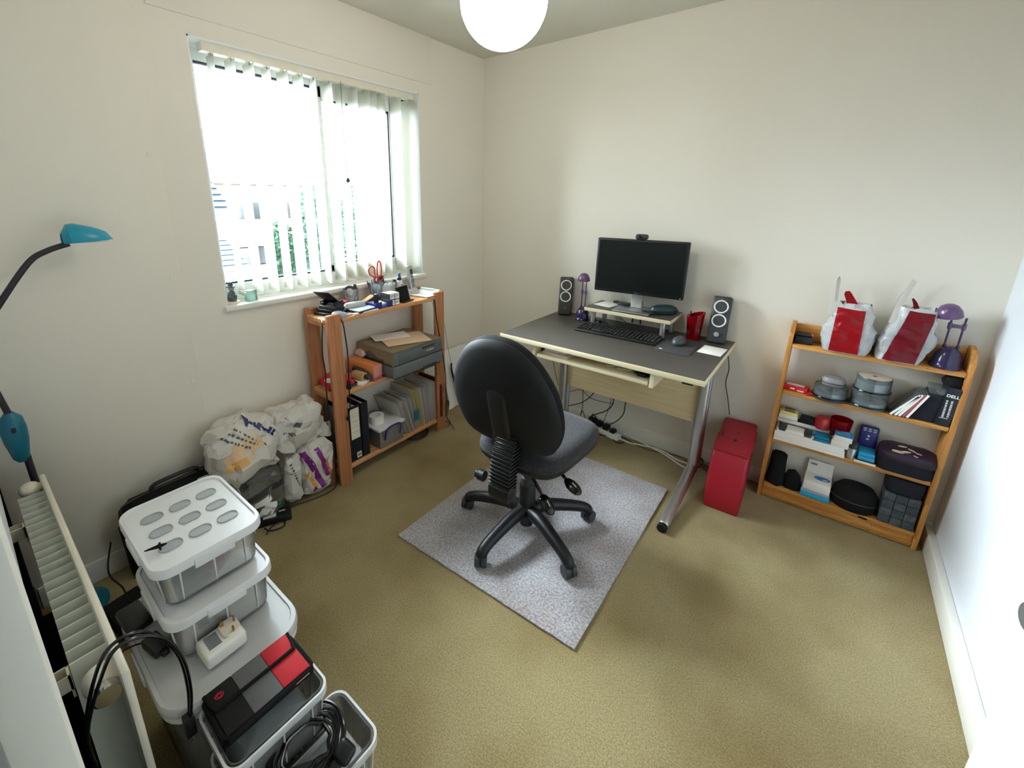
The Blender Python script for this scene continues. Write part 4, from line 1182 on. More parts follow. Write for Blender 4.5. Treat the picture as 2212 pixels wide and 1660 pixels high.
# keyboard, every key its own piece
kb = thing('keyboard', 'black full-size keyboard in front of the monitor riser', 'keyboard', (1.19, -.285, DT + .001), 1)
part('case', G().box((-.222, -.083, 0), (.222, .083, .012), .005, 3).box((-.215, .05, .01), (.215, .082, .02), .004), 'black', kb, local=True)
keym = None
kh = mat('key_black', '#111214', .5)
for r in range(6):
    for cx in range(22):
        if cx == 15 and False: continue
        x = -.208 + cx * .0192 + (.004 if cx > 14 else 0) + (.003 if cx > 17 else 0)
        if r == 5 and 4 <= cx <= 9:
            if cx != 6: continue
        y = .056 - r * .0205 - (.004 if r else -.002)
        wide = r == 5 and cx == 6
        if keym is None:
            keym = part('key', G().box((-.0078, -.0085, 0), (.0078, .0085, .007), .002, 1), kh, kb, local=True); o = keym
        elif wide:
            o = part('key', G().box((-.05, -.0085, 0), (.05, .0085, .007), .002, 1), kh, kb, local=True)
        else:
            o = keym.copy(); COL.objects.link(o)
        o.location = (x + (.01 if wide else 0), y, .0115 + max(0, (.03 - r * .006)) * .12)
mp = thing('mouse_pad', 'dark grey mouse mat on right half of desk', 'mouse mat', (1.505, -.285, DT + .001))
part('mat', G().prism(rrect(.158, .27, .02, 5), .003, TR(1.505, -.285, DT + .001), .0008), mat('charcoal_mat', '#3b3a3c', .8, bump=(400, .1)), mp)
part('logo', G().dome(circ(.0085, 18, ry=.006), [(1, 0), (1, .0006)], TR(1.447, -.385, DT + .004)), 'paper', mp, label='small white oval mark')
ms = thing('computer_mouse', 'dark grey computer mouse on the mouse mat', 'mouse', (1.498, -.255, DT + .0045), -8)
part('body', G().dome(circ(.031, 24, ry=.052), [(.86, 0), (1, .008), (1, .016), (.88, .028), (.6, .036), (.2, .039)]), mat('graphite_plastic', '#4c5054', .3), ms, local=True)
part('wheel', G().cyl((-.004, .028, .033), .008, .008, 14, 0), 'black', ms, local=True)
single('note_paper', G().box((-.052, -.068, 0), (.052, .068, .001), .0002, X=TR(1.652, -.248, DT + .0012, 0, 0, -3)), 'paper', 'blank white paper slip near right edge of desk', 'paper')

rc = thing('red_pen_cup', 'see-through red plastic pen cup with slanted rim on desk', 'pot', (1.527, -.10, DT + .001))
g = G(); vs = []; n = 32
prof = [(.034, 0), (.036, .05), (.040, .10), (.043, .135)]
for k, (r, z) in enumerate(prof + [(.0405, .135), (.034, .006)]):
    for i in range(n):
        a = 2 * pi * i / n
        zz = z + (.014 * (z / .135) * cos(a - .3) if z > .04 else 0)
        vs.append((r * cos(a), r * sin(a), zz))
fs = [(j * n + i, j * n + (i + 1) % n, (j + 1) * n + (i + 1) % n, (j + 1) * n + i) for j in range(5) for i in range(n)]
fs += [tuple(range(n))[::-1], tuple(range(5 * n, 6 * n))]
rcup = part('cup', g.add(vs, fs), 'redclear', rc, local=True)
single('pen', G().tube([(1.528, -.095, DT + .012), (1.512, -.122, DT + .10), (1.506, -.128, DT + .155)], [.0045, .0045, .003], 8, 1), 'black', 'black pen in the red desk cup', 'pen')
single('pen', G().tube([(1.53, -.10, DT + .012), (1.505, -.125, DT + .11), (1.495, -.132, DT + .142)], [.004, .004, .002], 8, 1), mat('rose_pen', '#b96a6a', .4), 'pinkish pen leaning in the red desk cup', 'pen')
single('pen', G().tube([(1.525, -.095, DT + .012), (1.552, -.085, DT + .10), (1.562, -.082, DT + .15)], [.005, .005, .003], 8, 1), 'blue', 'dark blue pen at right side of red desk cup', 'pen')

def speaker(loc, rz, label, knob):
    s = thing('speaker', label, 'speaker', loc, rz, 'pair of desk speakers')
    T = TR(0, 0, .004, -13)
    sg_ = mat('speaker_charcoal', '#3a3e42' if knob else '#35332f', .45)
    part('cabinet', G().box((-.042, 0, 0), (.042, .075, .242), .009, 3, X=T), sg_, s, local=True)
    for z in (.188, .116):
        d = part('cone', G().lathe([(.029, 0), (.024, .010), (.010, .014), (.009, .010), (0, .007)], 28, T @ TR(0, -.0005, z, -90), caps=False), mat('speaker_cone', '#55565a', .55), s, local=True)
        part('ring', G().ring(.0305, .0036, 36, 8, T @ TR(0, -.001, z, 90)), 'paper', d, local=True, label='white cone surround ring')
    part('logo', G().ring(.0035, .001, 14, 6, T @ TR(0, -.0006, .052 if not knob else .226, 90)).box((-.011, -.0006, .040), (.011, .0004, .043), X=T @ TR(0, 0, 0 if not knob else .0)), 'grey', s, local=True)
    part('stand', G().tube([T @ Vector((.0, .078, .235)), T @ Vector((0, .082, .06)), (0, .106, .03), (0, .118, .004), (0, .09, .004)], .005, 8, 4, flat=3.0), 'white', s, local=True, label='white rear prop')
    if knob:
        part('knob', G().cyl((0, -.016, .045), .0125, .017, 24, 1, X=T), 'silver', s, local=True)
        part('socket', G().cyl((.028, -.001, .05), .003, .002, 12, 1, X=T).cyl((-.02, -.001, .055), .0015, .002, 10, 1, X=T), 'black', s, local=True)
    return s
speaker((.771, -.118, DT + .001), 24, 'charcoal desk speaker without knob by purple lamp', False)
speaker((1.636, -.118, DT + .001), 4, 'charcoal desk speaker with volume knob at right end of desk', True)

def bendy_lamp(loc, rz, label, sc, head, tilt, extra=True):
    """purple lamp on twin rods: domed base, two rods, crossbar, dome shade"""
    l = thing('twin_rod_lamp', label, 'lamp', loc, rz)
    q = lambda *p: tuple(v * sc for v in p)
    g = G().lathe([(r * sc, z * sc) for r, z in ((.045, 0), (.046, .006), (.042, .012), (.041, .018), (.039, .04), (.031, .062), (.018, .076), (0, .08))], 32, caps=False)
    part('base', g, 'purple', l, local=True)
    top_ = head
    for s in (-1, 1):
        part('rod', G().tube([q(s * .017, 0, .07), (s * .017 * sc, top_[1] * .0, .07 * sc + (top_[2] - .07 * sc) * .5), (s * .018 * sc, 0, top_[2])], .0028 * sc * 1.1, 10, 1), 'mauve' if 0 else mat('dark_purple_rod', '#41355f', .3), l, local=True)
        part('joint', G().cyl((s * .017 * sc, 0, .072 * sc), .005 * sc, .012 * sc, 12), 'purple', l, local=True)
    zz = .07 * sc + (top_[2] - .07 * sc) * extra
    part('crossbar', G().box((-.024 * sc, -.004 * sc, zz - .007 * sc), (.024 * sc, .004 * sc, zz + .007 * sc), .002).cyl((-.018 * sc, 0, zz - .012 * sc), .006 * sc, .024 * sc, 12).cyl((.018 * sc, 0, zz - .012 * sc), .006 * sc, .024 * sc, 12), 'mauve', l, local=True)
    X = TR(*head) @ TR(0, 0, 0, tilt[0], tilt[1], 0)
    sh = part('shade', G().lathe([(r * sc, z * sc) for r, z in ((.036, 0), (.037, .004), (.034, .022), (.024, .04), (.012, .047), (0, .048))], 28, X, caps=False), 'mauve', l, local=True)
    part('bulb_cover', G().lathe([(.033 * sc, .003 * sc), (.02 * sc, .0), (0, -.002)], 24, X, caps=False), 'lgrey', sh, local=True)
    return l
bendy_lamp((.897, -.122, DT + .001), -25, 'purple twin-rod lamp standing on the desk by left speaker', 1, (-.006, -.004, .238), (0, 0), .60)

# mouse-sized clutter beneath the riser
single('ear_buds', G().ball((.985, -.135, DT + .013), .012, 14, 8).ball((1.02, -.14, DT + .012), .011, 14, 8).tube([(.985, -.135, DT + .01), (1.03, -.10, DT + .004), (1.07, -.13, DT + .004)], .002, 6), 'black', 'black earbuds lying behind left riser foot', 'earphones')
chord([(1.10, -.02, DT + .02), (1.11, -.06, DT + .03), (1.13, -.07, DT + .028), (1.14, -.04, DT + .01), (1.13, -.015, DT + .004)], .002, 'lead', 'small black cable loop under the monitor riser')
chord([(1.18, -.03, RZ - .022), (1.17, -.012, DT + .04), (1.165, -.008, DT + .004)], .004, 'lead', 'left black monitor lead dropping behind riser')
chord([(1.215, -.03, RZ - .022), (1.213, -.012, DT + .04), (1.215, -.008, DT + .004)], .004, 'lead', 'right black monitor lead dropping behind riser')
single('small_silver_bottle', G().ball((1.405, -.275, DT + .013), .012, 14, 10, (1, 1.4, 1)), 'silver', 'small silver capsule beside keyboard right corner', 'capsule') if 0 else None

# ================================================================ under the desk
sx = thing('power_strip', 'white power strip with black plugs on carpet under desk', 'power strip', (1.09, -.06, 0), -14)
part('body', G().box((-.16, -.026, .001), (.10, .026, .035), .006), 'white', sx, local=True)
for x in (-.11, -.055, 0.0):
    part('plug', G().box((x - .02, -.022, .036), (x + .02, .022, .07), .008), 'black', sx, local=True)
part('plug', G().box((.035, -.02, .036), (.07, .02, .062), .008), 'black', sx, local=True)
chord([(1.185, -.085, .018), (1.25, -.075, .006), (1.32, -.055, .006), (1.40, -.035, .006), (1.47, -.05, .006), (1.55, -.08, .006), (1.66, -.06, .006)], .0045, 'lead', 'thick white mains lead from the power strip', 'wcable')
chord([(1.19, -.03, .03), (1.30, -.026, .012), (1.40, -.05, .0065), (1.47, -.085, .015), (1.56, -.12, .006), (1.62, -.14, .006)], .004, 'lead', 'second white lead crossing the mains lead', 'wcable')
chord([(1.15, -.02, .01), (1.24, -.05, .004), (1.33, -.075, .004), (1.43, -.06, .004), (1.52, -.03, .004), (1.60, -.06, .004)], .002, 'lead', 'thin black lead wandering along carpet under desk')
for pts, r, lb in (([(.70, -.10, .42), (.76, -.10, .24), (.82, -.10, .235), (.86, -.10, .25), (.915, -.10, .275), (.98, -.10, .24), (1.05, -.10, .235), (1.14, -.10, .245)], .0018, 'thin black lead sagging across wall under desk'),
                   ([(.935, -.10, .32), (.93, -.10, .27), (.934, -.10, .16), (.92, -.09, .09), (.93, -.08, .12), (.95, -.08, .07)], .0022, 'black lead hanging straight behind chair under desk'),
                   ([(1.0, -.10, .34), (1.0, -.10, .276), (.94, -.11, .20), (.86, -.11, .15), (.78, -.10, .10), (.72, -.10, .02)], .0028, 'black lead slanting down to left under desk'),
                   ([(1.13, -.10, .34), (1.132, -.10, .25), (1.10, -.10, .19), (1.02, -.10, .13), (.98, -.09, .09), (1.0, -.08, .07)], .0035, 'thick black lead curling into the power strip'),
                   ([(1.115, -.11, .34), (1.12, -.11, .25), (1.10, -.11, .16), (1.08, -.10, .09)], .0018, 'thin black lead beside the thick curling lead'),
                   ([(1.205, -.10, .34), (1.208, -.10, .27), (1.20, -.10, .19), (1.15, -.10, .12), (1.10, -.09, .085), (1.06, -.07, .065)], .0032, 'rightmost black lead dropping to the power strip'),
                   ([(.98, -.05, .07), (1.0, -.08, .12), (1.04, -.09, .10), (1.06, -.07, .07)], .003, 'short black plug lead arched over power strip')):
    chord(pts, r, 'lead', lb)
chord([(1.155, -.10, .006), (1.20, -.12, .005), (1.22, -.08, .005), (1.17, -.05, .006), (1.08, -.10, .006), (1.0, -.11, .005)], .003, 'lead', 'black lead coiled on carpet beside the power strip')
chord([(1.69, -.035, .69), (1.706, -.022, .60), (1.702, -.020, .52), (1.725, -.020, .43), (1.745, -.022, .345)], .0025, 'lead', 'black lead from right speaker down to the red tower')
chord([(1.74, -.08, .10), (1.70, -.06, .05), (1.68, -.05, .03), (1.64, -.10, .006)], .003, 'lead', 'grey lead between red tower and desk leg', 'grey')

# red tower
tw = thing('red_computer_tower', 'dark red computer tower standing between desk and bookcase', 'computer', (1.81, -.21, 0), 2)
sd = [(.0, .0), (-.372, .0), (-.386, .05), (-.392, .12), (-.388, .20), (-.372, .27), (-.355, .304), (-.335, .315), (-.20, .322), (-.18, .326), (.0, .328)]
X = Matrix(((0, 0, 1, -.076), (1, 0, 0, .19), (0, 1, 0, .001), (0, 0, 0, 1)))
part('case', G().prism(sd, .152, X, .012, 3), 'redpl', tw, local=True)
part('front_ridge', G().box((-.055, -.19, .03), (.055, -.198, .28), .003) if 0 else G().box((-.074, -.168, .307), (.074, -.163, .321), .002), 'redpl', tw, local=True)
part('slot', G().box((-.06, -.03, .3255), (-.052, .04, .3285), .001).box((.0, .03, .3265), (.012, .04, .3295), .001).box((-.005, -.05, .3245), (.008, -.04, .3275), .001), 'dgrey', tw, local=True)
part('rear_handle', G().box((.07, .02, .25), (.081, .15, .31), .004).box((-.05, .165, .3), (.05, .188, .331), .006), 'redpl', tw, local=True)
part('side_panel', G().box((.0755, -.15, .03), (.0775, .16, .235), .001), 'redpl', tw, local=True)

# ================================================================ office chair
oc = thing('office_chair', 'black office chair with charcoal cloth seat on grey rug', 'chair', (1.155, -1.10, .0105), 0)
A5 = (-95, -23, 49, 121, 193)
part('hub', G().lathe([(.018, .025), (.03, .03), (.034, .06), (.045, .085), (.045, .125), (.036, .135)], 28), 'black', oc, local=True)
arm = cas = None
for a in A5:
    X = Matrix.Rotation(rad(a), 4, 'Z')
    part('base_arm', G().tube([(.02, 0, .105), (.10, 0, .112), (.19, 0, .098), (.262, 0, .08), (.292, 0, .062), (.298, 0, .045)], [.031, .029, .026, .024, .024, .021], 14, 6, X=X), 'black', oc, local=True)
    c = TR(.30 * cos(rad(a)), .30 * sin(rad(a)), 0, 0, 0, (35, 60, -10, 100, 20)[A5.index(a)])
    q = part('castor', G().cyl((-.025, 0, .0285), .028, .021, 22, 0, X=c).cyl((.004, 0, .0285), .028, .021, 22, 0, X=c), 'dgrey', oc, local=True)
    part('hood', G().ball((0, 0, .03), .0265, 16, 10, (.82, 1, .95), X=c) if 0 else G().cyl((-.004, 0, .0285), .025, .008, 18, 0, X=c).cyl((0, 0, .03), .008, .03, 12, X=c), 'black', q, local=True)
part('column_cover', G().lathe([(.036, .12), (.036, .235), (.033, .24)], 28), 'black', oc, local=True)
part('gas_column', G().lathe([(.031, .235), (.031, .27), (.025, .275), (.025, .39)], 28), 'dgrey', oc, local=True)
T = TR(0, 0, 0, 0, 0, 2)
part('mechanism', G().box((-.09, -.10, .375), (.09, .12, .41), .012, X=T).box((-.03, -.26, .372), (.03, -.06, .392), .006, X=T), 'black', oc, local=True)
so = [(0, -.225), (.10, -.222), (.175, -.19), (.208, -.12), (.222, -.02), (.23, .08), (.222, .17), (.18, .225), (.09, .24), (0, .242)]
so = so + [(-x, y) for x, y in so[-2:0:-1]]
so = [(p.x * .93, p.y) for p in spline([(x, y, 0) for x, y in so], 3, True)]
part('seat_pan', G().dome(so, [(.72, .395), (.93, .408), (1.0, .43), (1.0, .442)], T @ TR(.018, .03, 0)), 'black', oc, local=True)
part('seat', G().dome(so, [(1.0, .443), (1.015, .455), (1.0, .478), (.93, .494), (.75, .502), (.4, .498), (.1, .496)], T @ TR(.018, .03, 0)), 'seat', oc, local=True, label='charcoal cloth seat cushion')
bo = [(0, 0), (.12, .004), (.192, .035), (.224, .10), (.236, .18), (.222, .28), (.182, .365), (.13, .43), (.065, .468), (0, .478)]
bo = bo + [(-x, y) for x, y in bo[-2:0:-1]]
bo = [(p.x, p.y) for p in spline([(x, y, 0) for x, y in bo], 3, True)]
B = T @ TR(.005, -.165, .515, 90 + 14, 0, 0)
part('back_shell', G().dome(bo, [(.99, .0), (1.0, .008), (.965, .02), (.88, .031), (.7, .040), (.4, .046), (.1, .048)], B), mat('back_shell_plastic', '#101417', .58, spec=.35), oc, local=True)
part('backrest', G().dome(bo, [(.985, .0), (1.0, -.008), (1.0, -.024), (.95, -.042), (.8, -.055), (.4, -.06), (.1, -.06)], B), 'blackfab', oc, local=True)
part('back_spine', G().dome(rrect(.085, .30, .03, 4, 0, .14), [(1, .03), (1, .046), (.85, .054), (.5, .056)], B), mat('spine_plastic', '#101214', .45), oc, local=True)
g = G()
for k in range(13):
    z = .392 + k * .0150
    y = -.252 + .045 * (k / 12) ** 2
    g.box((-.048, y - .03, z), (.048, y + .03, z + .0085), .004, 2, X=T @ TR(.03, 0, 0))
    g.box((-.043, y - .025, z + .0075), (.043, y + .025, z + .0165), .002, 1, X=T @ TR(.03, 0, 0))
part('bellows', g, 'black', oc, local=True)
part('bellows_foot', G().box((-.05, -.285, .335), (.05, -.222, .393), .012, 3, X=T @ TR(.03, 0, 0)).box((-.012, -.265, .318), (.02, -.24, .337), .004, X=T @ TR(.03, 0, 0)), 'black', oc, local=True)
part('adjuster_knob', G().cyl((-.085, -.25, .385), .022, .03, 18, 0, X=T).cyl((-.098, -.25, .385), .016, .014, 18, 0, X=T), 'black', oc, local=True)
for p0, p1, rz in (((.06, -.11, .40), (.160, -.150, .335), -28), ((.12, -.02, .402), (.21, -.05, .375), -18)):
    p0, p1 = Vector(p0), Vector(p1)
    g = G().tube([p0, p0.lerp(p1, .6), p1], .0055, 10, 3)
    for k in range(9):
        g.ball(p0.lerp(p1, .35 + k * .06), .0075, 10, 6)
    lv = part('lever', g, 'black', oc, local=True)
    d = (p1 - p0).normalized()
    q = d.to_track_quat('X', 'Z').to_matrix().to_4x4()
    part('paddle', G().ball((.034, 0, 0), .043, 18, 10, (1, .62, .30), X=Matrix.Translation(p1) @ q), 'blackg', lv, local=True)
    part('mark', G().box((.024, -.002, .0128), (.048, .002, .0136), X=Matrix.Translation(p1) @ q), 'lgrey', lv, local=True)

# ================================================================ bookcase in the right corner
BX0, BX1, BF, BB = 1.936, 2.531, -.128, -.018
bc = thing('bookcase', 'honey pine bookcase with four shelves in the right corner', 'bookcase', (2.235, -.075, 0))
side = [(BB, 0), (BF, 0), (BF, .045), (BF + .006, .06), (BF + .006, .20), (BF, .24), (BF, .80), (BF + .004, .85), (BF + .02, .885), (BF + .045, .905), (BB - .02, .915), (BB, .912)]
for x in (BX0, BX1 - .018):
    part('side_panel', G().prism([(p[0], p[1]) for p in side], .018, Matrix(((0, 0, 1, x), (1, 0, 0, 0), (0, 1, 0, 0), (0, 0, 0, 1))), .003), 'oak_z', bc)
for z in (.822, .588, .334, .082):
    part('shelf', G().box((BX0 + .0185, BF + .002, z - .02), (BX1 - .0185, BB, z), .004), 'oak_x', bc)
part('back_rail', G().box((BX0 + .0185, BB - .016, .823), (BX1 - .0185, BB - .002, .902), .004), 'oak_x', bc)
part('plinth', G().box((BX0 + .0185, BF + .010, .004), (BX1 - .0185, BF + .026, .0615), .003), 'oak_x', bc)
part('plinth_strip', G().box((BX0 + .0185, BF + .004, .018), (BX1 - .0185, BF + .0115, .030), .002), 'oak_x', bc)

# ---- top shelf
Z = .823
bb = thing('black_game_box', 'small black gadget with orange-red light on left of top shelf', 'gadget', (1.99, -.07, Z), 6)
part('body', G().box((-.034, -.04, 0), (.034, .032, .035), .006).box((-.03, -.03, .035), (.025, .02, .045), .008), 'black', bb, local=True)
part('light', G().box((.026, -.02, .034), (.034, .0, .047), .002), mat('orange_red_lens', '#e0502e', .3), bb, local=True)
def decal_y(g, polys, m, parent, name, off=.0035, y0=-1.0):
    bv = BVHTree.FromPolygons([tuple(p) for p in g.v], g.f)
    q = G()
    for corners in polys:
        a, b, c, d = [Vector((p[0], 0, p[1])) for p in corners]
        rows = []
        for i in range(49):
            r = []
            for j in range(25):
                p = (a.lerp(b, j / 24)).lerp(d.lerp(c, j / 24), i / 48)
                h = bv.ray_cast(Vector((p.x, y0, p.z)), Vector((0, 1, 0)))
                if h[0] is None: break
                r.append(h[0] + Vector((0, -off, 0)))
            if len(r) == 25: rows.append(r)
        if len(rows) > 1: q.sheet(rows)
    if q.v: return part(name, q, m, parent)
M['redband'] = film('red_printed_film', '#a8101c', .93, .3, .25, '#ff5a5a')
M['maroon'] = film('maroon_printed_film', '#7c1724', .93, .3, .25, '#ff5a5a')
def carrier(x0, x1, z0, z1, seed, label, band, bandm, handle, flap, lean):
    t = thing('carrier_bag', label, 'bag', ((x0 + x1) / 2, -.085, Z), 0, 'carrier bags on the bookcase')
    cx, hw = (x0 + x1) / 2, (x1 - x0) / 2
    g = G(); vs, fs = [], []
    n, m = 40, 22
    for j in range(m + 1):
        v = j / m
        for i in range(n):
            a = 2 * pi * i / n
            e = lambda q, k: math.copysign(abs(q) ** k, q)
            taper = (.84 + .20 * sin(pi * min(1, v * 1.35 + .05)) - .16 * max(0, v - .5) * 2)
            vs.append((cx + lean * v + hw * taper * e(cos(a), .5), -.088 + (.058 if v < .8 else .058 - .12 * (v - .8)) * e(sin(a), .5), z0 + (z1 - z0) * v))
    fs = [(j * n + i, j * n + (i + 1) % n, (j + 1) * n + (i + 1) % n, (j + 1) * n + i) for j in range(m) for i in range(n)]
    fs.append(tuple(range(n))[::-1])
    g.add(vs, fs)
    g.crumple(.009, 14, seed, lambda p: min(1, (p.z - z0) * 25 + .15))
    for p in g.v: p.z = max(p.z, z0 + .0005); p.y = min(p.y, -.037)
    part('body', g, 'bagc', t, ang=16)
    decal_y(g, [band], bandm, t, 'red_panel')
    part('handle', G().sheet([[Vector(a).lerp(Vector(b), 0) if 0 else a, b] for a, b in handle], .0012), 'bag', t)
    if flap: part('red_flap', G().sheet(flap, .001), bandm, t)
    ct = single('bag_contents', G().box((x0 + .03, -.12, z0 + .003), (x1 - .03, -.055, z0 + (z1 - z0) * .72), .02, 3).crumple(.006, 20, seed + 3), 'dgrey' if lean else 'lgrey',
                'dark bundle inside the maroon-banded carrier bag' if lean else 'grey bundle inside the red-banded carrier bag', 'bundle')
    return t
carrier(2.052, 2.228, Z, 1.035, 3, 'clear carrier bag with bright red panel on bookcase top shelf',
        [(2.085, Z + .004), (2.185, Z + .004), (2.178, 1.025), (2.085, 1.028)], 'redband',
        [((2.058, -.12, .985), (2.075, -.118, .985)), ((2.053, -.115, 1.03), (2.071, -.112, 1.03)), ((2.048, -.10, 1.08), (2.066, -.097, 1.083)), ((2.045, -.085, 1.12), (2.062, -.08, 1.128)),
         ((2.052, -.07, 1.137), (2.068, -.066, 1.144)), ((2.062, -.06, 1.128), (2.076, -.056, 1.13)), ((2.066, -.055, 1.08), (2.078, -.052, 1.08)), ((2.07, -.05, 1.03), (2.082, -.048, 1.03))],
        [[(2.118, -.10, 1.02), (2.16, -.10, 1.02)], [(2.108, -.085, 1.045), (2.14, -.083, 1.05)], [(2.098, -.07, 1.068), (2.122, -.068, 1.075)], [(2.10, -.06, 1.08), (2.114, -.058, 1.083)]], 0)
carrier(2.232, 2.388, Z, 1.05, 8, 'clear carrier bag with dark maroon panel on bookcase top shelf',
        [(2.262, Z + .004), (2.362, Z + .004), (2.385, 1.035), (2.308, 1.04)], 'maroon',
        [((2.255, -.125, .98), (2.275, -.123, .972)), ((2.262, -.115, 1.03), (2.281, -.112, 1.022)), ((2.272, -.10, 1.08), (2.292, -.097, 1.072)), ((2.285, -.08, 1.13), (2.304, -.077, 1.122)),
         ((2.296, -.068, 1.158), (2.314, -.065, 1.15)), ((2.30, -.06, 1.15), (2.31, -.057, 1.14)), ((2.28, -.05, 1.10), (2.292, -.048, 1.09)), ((2.262, -.045, 1.05), (2.276, -.043, 1.04))],
        [[(2.325, -.07, 1.035), (2.345, -.07, 1.035)], [(2.318, -.06, 1.062), (2.330, -.06, 1.066)], [(2.312, -.055, 1.078), (2.318, -.055, 1.08)]], .03)
bendy_lamp((2.455, -.082, Z), 0, 'purple twin-rod lamp standing on the bookcase beside the bags', 1.08, (-.030, -.01, .205), (8, -10), .72)
chord([(2.49, -.035, Z + .07), (2.475, -.03, Z + .074), (2.46, -.03, Z + .06), (2.45, -.028, Z + .004)], .003, 'lead', 'dark lead curling behind the bookcase lamp') if 0 else None

# ---- second shelf
Z = .589
rb = thing('red_carton', 'flat bright red and white carton at left of second shelf', 'carton', (2.003, -.085, Z), -8)
part('carton', G().box((-.046, -.022, 0), (.046, .03, .024), .001), mat('bright_red_card', '#d8232e', .45), rb, local=True)
part('print', G().box((-.02, -.0226, .008), (-.002, -.0219, .014)).box((.008, -.0226, .004), (.034, -.0219, .010)).box((-.04, -.01, .024), (.03, .02, .0244)), 'paper', rb, local=True)
single('red_flap', G().box((-.016, -.018, 0), (.016, .018, .002), .0005, X=TR(2.058, -.105, Z + .008, 14, -18, 10)), 'red', 'loose red card flap beside the red carton', 'card')
def spindle(name, label, loc, r, h, dark, discs, group=None, upside=False, cap=None):
    t = thing(name, label, 'disc tub', loc, 0, group)
    part('base', G().lathe([(r, 0), (r, .008), (r * .97, .012), (0, .012)], 36, caps=False), dark, t, local=True)
    if discs: part('discs', G().lathe([(r * .3, .013), (r * .88, .013), (r * .88, .013 + h * discs), (r * .3, .013 + h * discs)], 36, caps=False), mat('disc_edge', '#b8c4c4', .2, metal=.6), t, local=True)
    part('spindle', G().cyl((0, 0, .012), .007, h * .85, 14), 'dgrey', t, local=True)
    part('cover', G().lathe([(r * .95, .0125), (r * .93, h - .006), (r * .9, h), (r * .3, h), (0, h - .002)], 36, caps=False), 'smoke', t, local=True)
    part('rim', G().ring(r * .97, .0038, 40, 8, TR(0, 0, .013)), 'blackg', t, local=True)
    if cap: part('label_disc', G().lathe([(.008, h + .0005), (r * .86, h + .0005), (r * .86, h + .0012), (.008, h + .0012)], 32, caps=False), cap, t, local=True)
    return t
spindle('disc_spindle', 'squat smoked disc tub with grey case on top', (2.128, -.088, Z), .066, .062, 'dgrey', .35)
gz = thing('grey_zip_case', 'grey rounded zip case sitting on the squat disc tub', 'case', (2.132, -.08, Z + .0625))
part('body', G().dome(rrect(.085, .07, .03, 5), [(.9, .0), (1, .008), (1, .026), (.9, .036), (.5, .04)]), mat('warm_grey_case', '#8d898a', .5), gz, local=True)
part('zip', G().tube([(x * 1.0, y * 1.0, .014) for x, y in rrect(.088, .073, .031, 3)], .002, 6, 1, True), 'dgrey', gz, local=True)
spindle('disc_spindle', 'lower clear disc tub of the two stacked ones', (2.262, -.088, Z), .066, .066, 'smoke', .25)
sp = spindle('disc_spindle', 'upper disc tub with beige label stacked on clear tub', (2.263, -.085, Z + .068), .064, .072, 'smoke', .55, None, False, mat('beige_label', '#cfc6b4', .7))
for i, (x, an, m_, lb) in enumerate(((2.330, 33, 'paper', 'leftmost white disc case leaning in bookcase row'), (2.345, 28, 'paper', 'second white disc case leaning beside leftmost one'), (2.357, 25, 'paper', 'third white disc case before the red spine'),
                                     (2.369, 23, 'dullred', 'disc case with dull red spine in bookcase row'), (2.381, 21, 'paper', 'white disc case between red spine and black binder'))):
    if m_ == 'dullred': m_ = mat('dull_red_spine', '#a9545a', .5)
    c_ = thing('disc_case', lb, 'disc case', (x, -.13, Z), 0, 'disc cases on the second shelf')
    X = TR(0, 0, .003, 0, an, 0)
    part('case', G().box((0, .0015, 0), (.009, .10, .125), .0008, X=X), 'smoke', c_, local=True)
    part('spine', G().box((.0006, .0, .002), (.0085, .0016, .123), X=X), m_, c_, local=True)
bd = thing('black_binder', 'wide black disc binder leaning beside the disc cases', 'binder', (2.385, -.125, Z))
part('case', G().add(*[(lambda q: (q.v, q.f))(G().prism([(0, 0), (.078, 0), (.118, .118), (.045, .125)], .08, TR(0, .086, .0015, 90, 0, 0), .003))][0]), 'navy', bd, local=True)
part('clear_lid', G().box((.045, .004, .124), (.118, .084, .15), .003), 'smoke', bd, local=True)
db = thing('manual_box', 'black boxed manual set with white lettering by right side', 'box', (2.487, -.128, Z))
part('slipcase', G().box((-.022, 0, .0), (.022, .10, .165), .004, X=TR(0, 0, .001, 0, 4)), mat('manual_black', '#0e1420', .45), db, local=True)
text('DELL', .0165, TR(.008, -.0006, .130, 90, 0, 0) @ TR(0, 0, 0, 0, 0, -4), 'paper', db, 'lettering', .0004)
wr = G()
r = random.Random(5)
for cxx in (-.004, .010):
    z = .112
    while z > .045:
        L = r.uniform(.004, .009)
        wr.box((cxx - .003, -.0012, z - L), (cxx + .003, .0003, z)); z -= L + r.uniform(.001, .003)
wr.box((-.012, -.0012, .034), (.012, .0003, .0365))
part('small_print', wr, 'lgrey', db, local=True, kind='stuff')
pk = thing('black_pouch', 'soft black pouch with straps on top of manual box', 'pouch', (2.488, -.085, Z + .168))
part('body', G().dome(rrect(.055, .07, .02, 4), [(.9, 0), (1, .012), (.8, .035), (.4, .045)]).crumple(.004, 40, 7), 'blackfab', pk, local=True)
part('strap', G().tube([(-.016, 0, .03), (-.022, .0, .052), (-.026, .004, .060)], .004, 7, 4).tube([(.010, 0, .03), (.014, .0, .05), (.016, .004, .060)], .004, 7, 4), 'blackfab', pk, local=True)

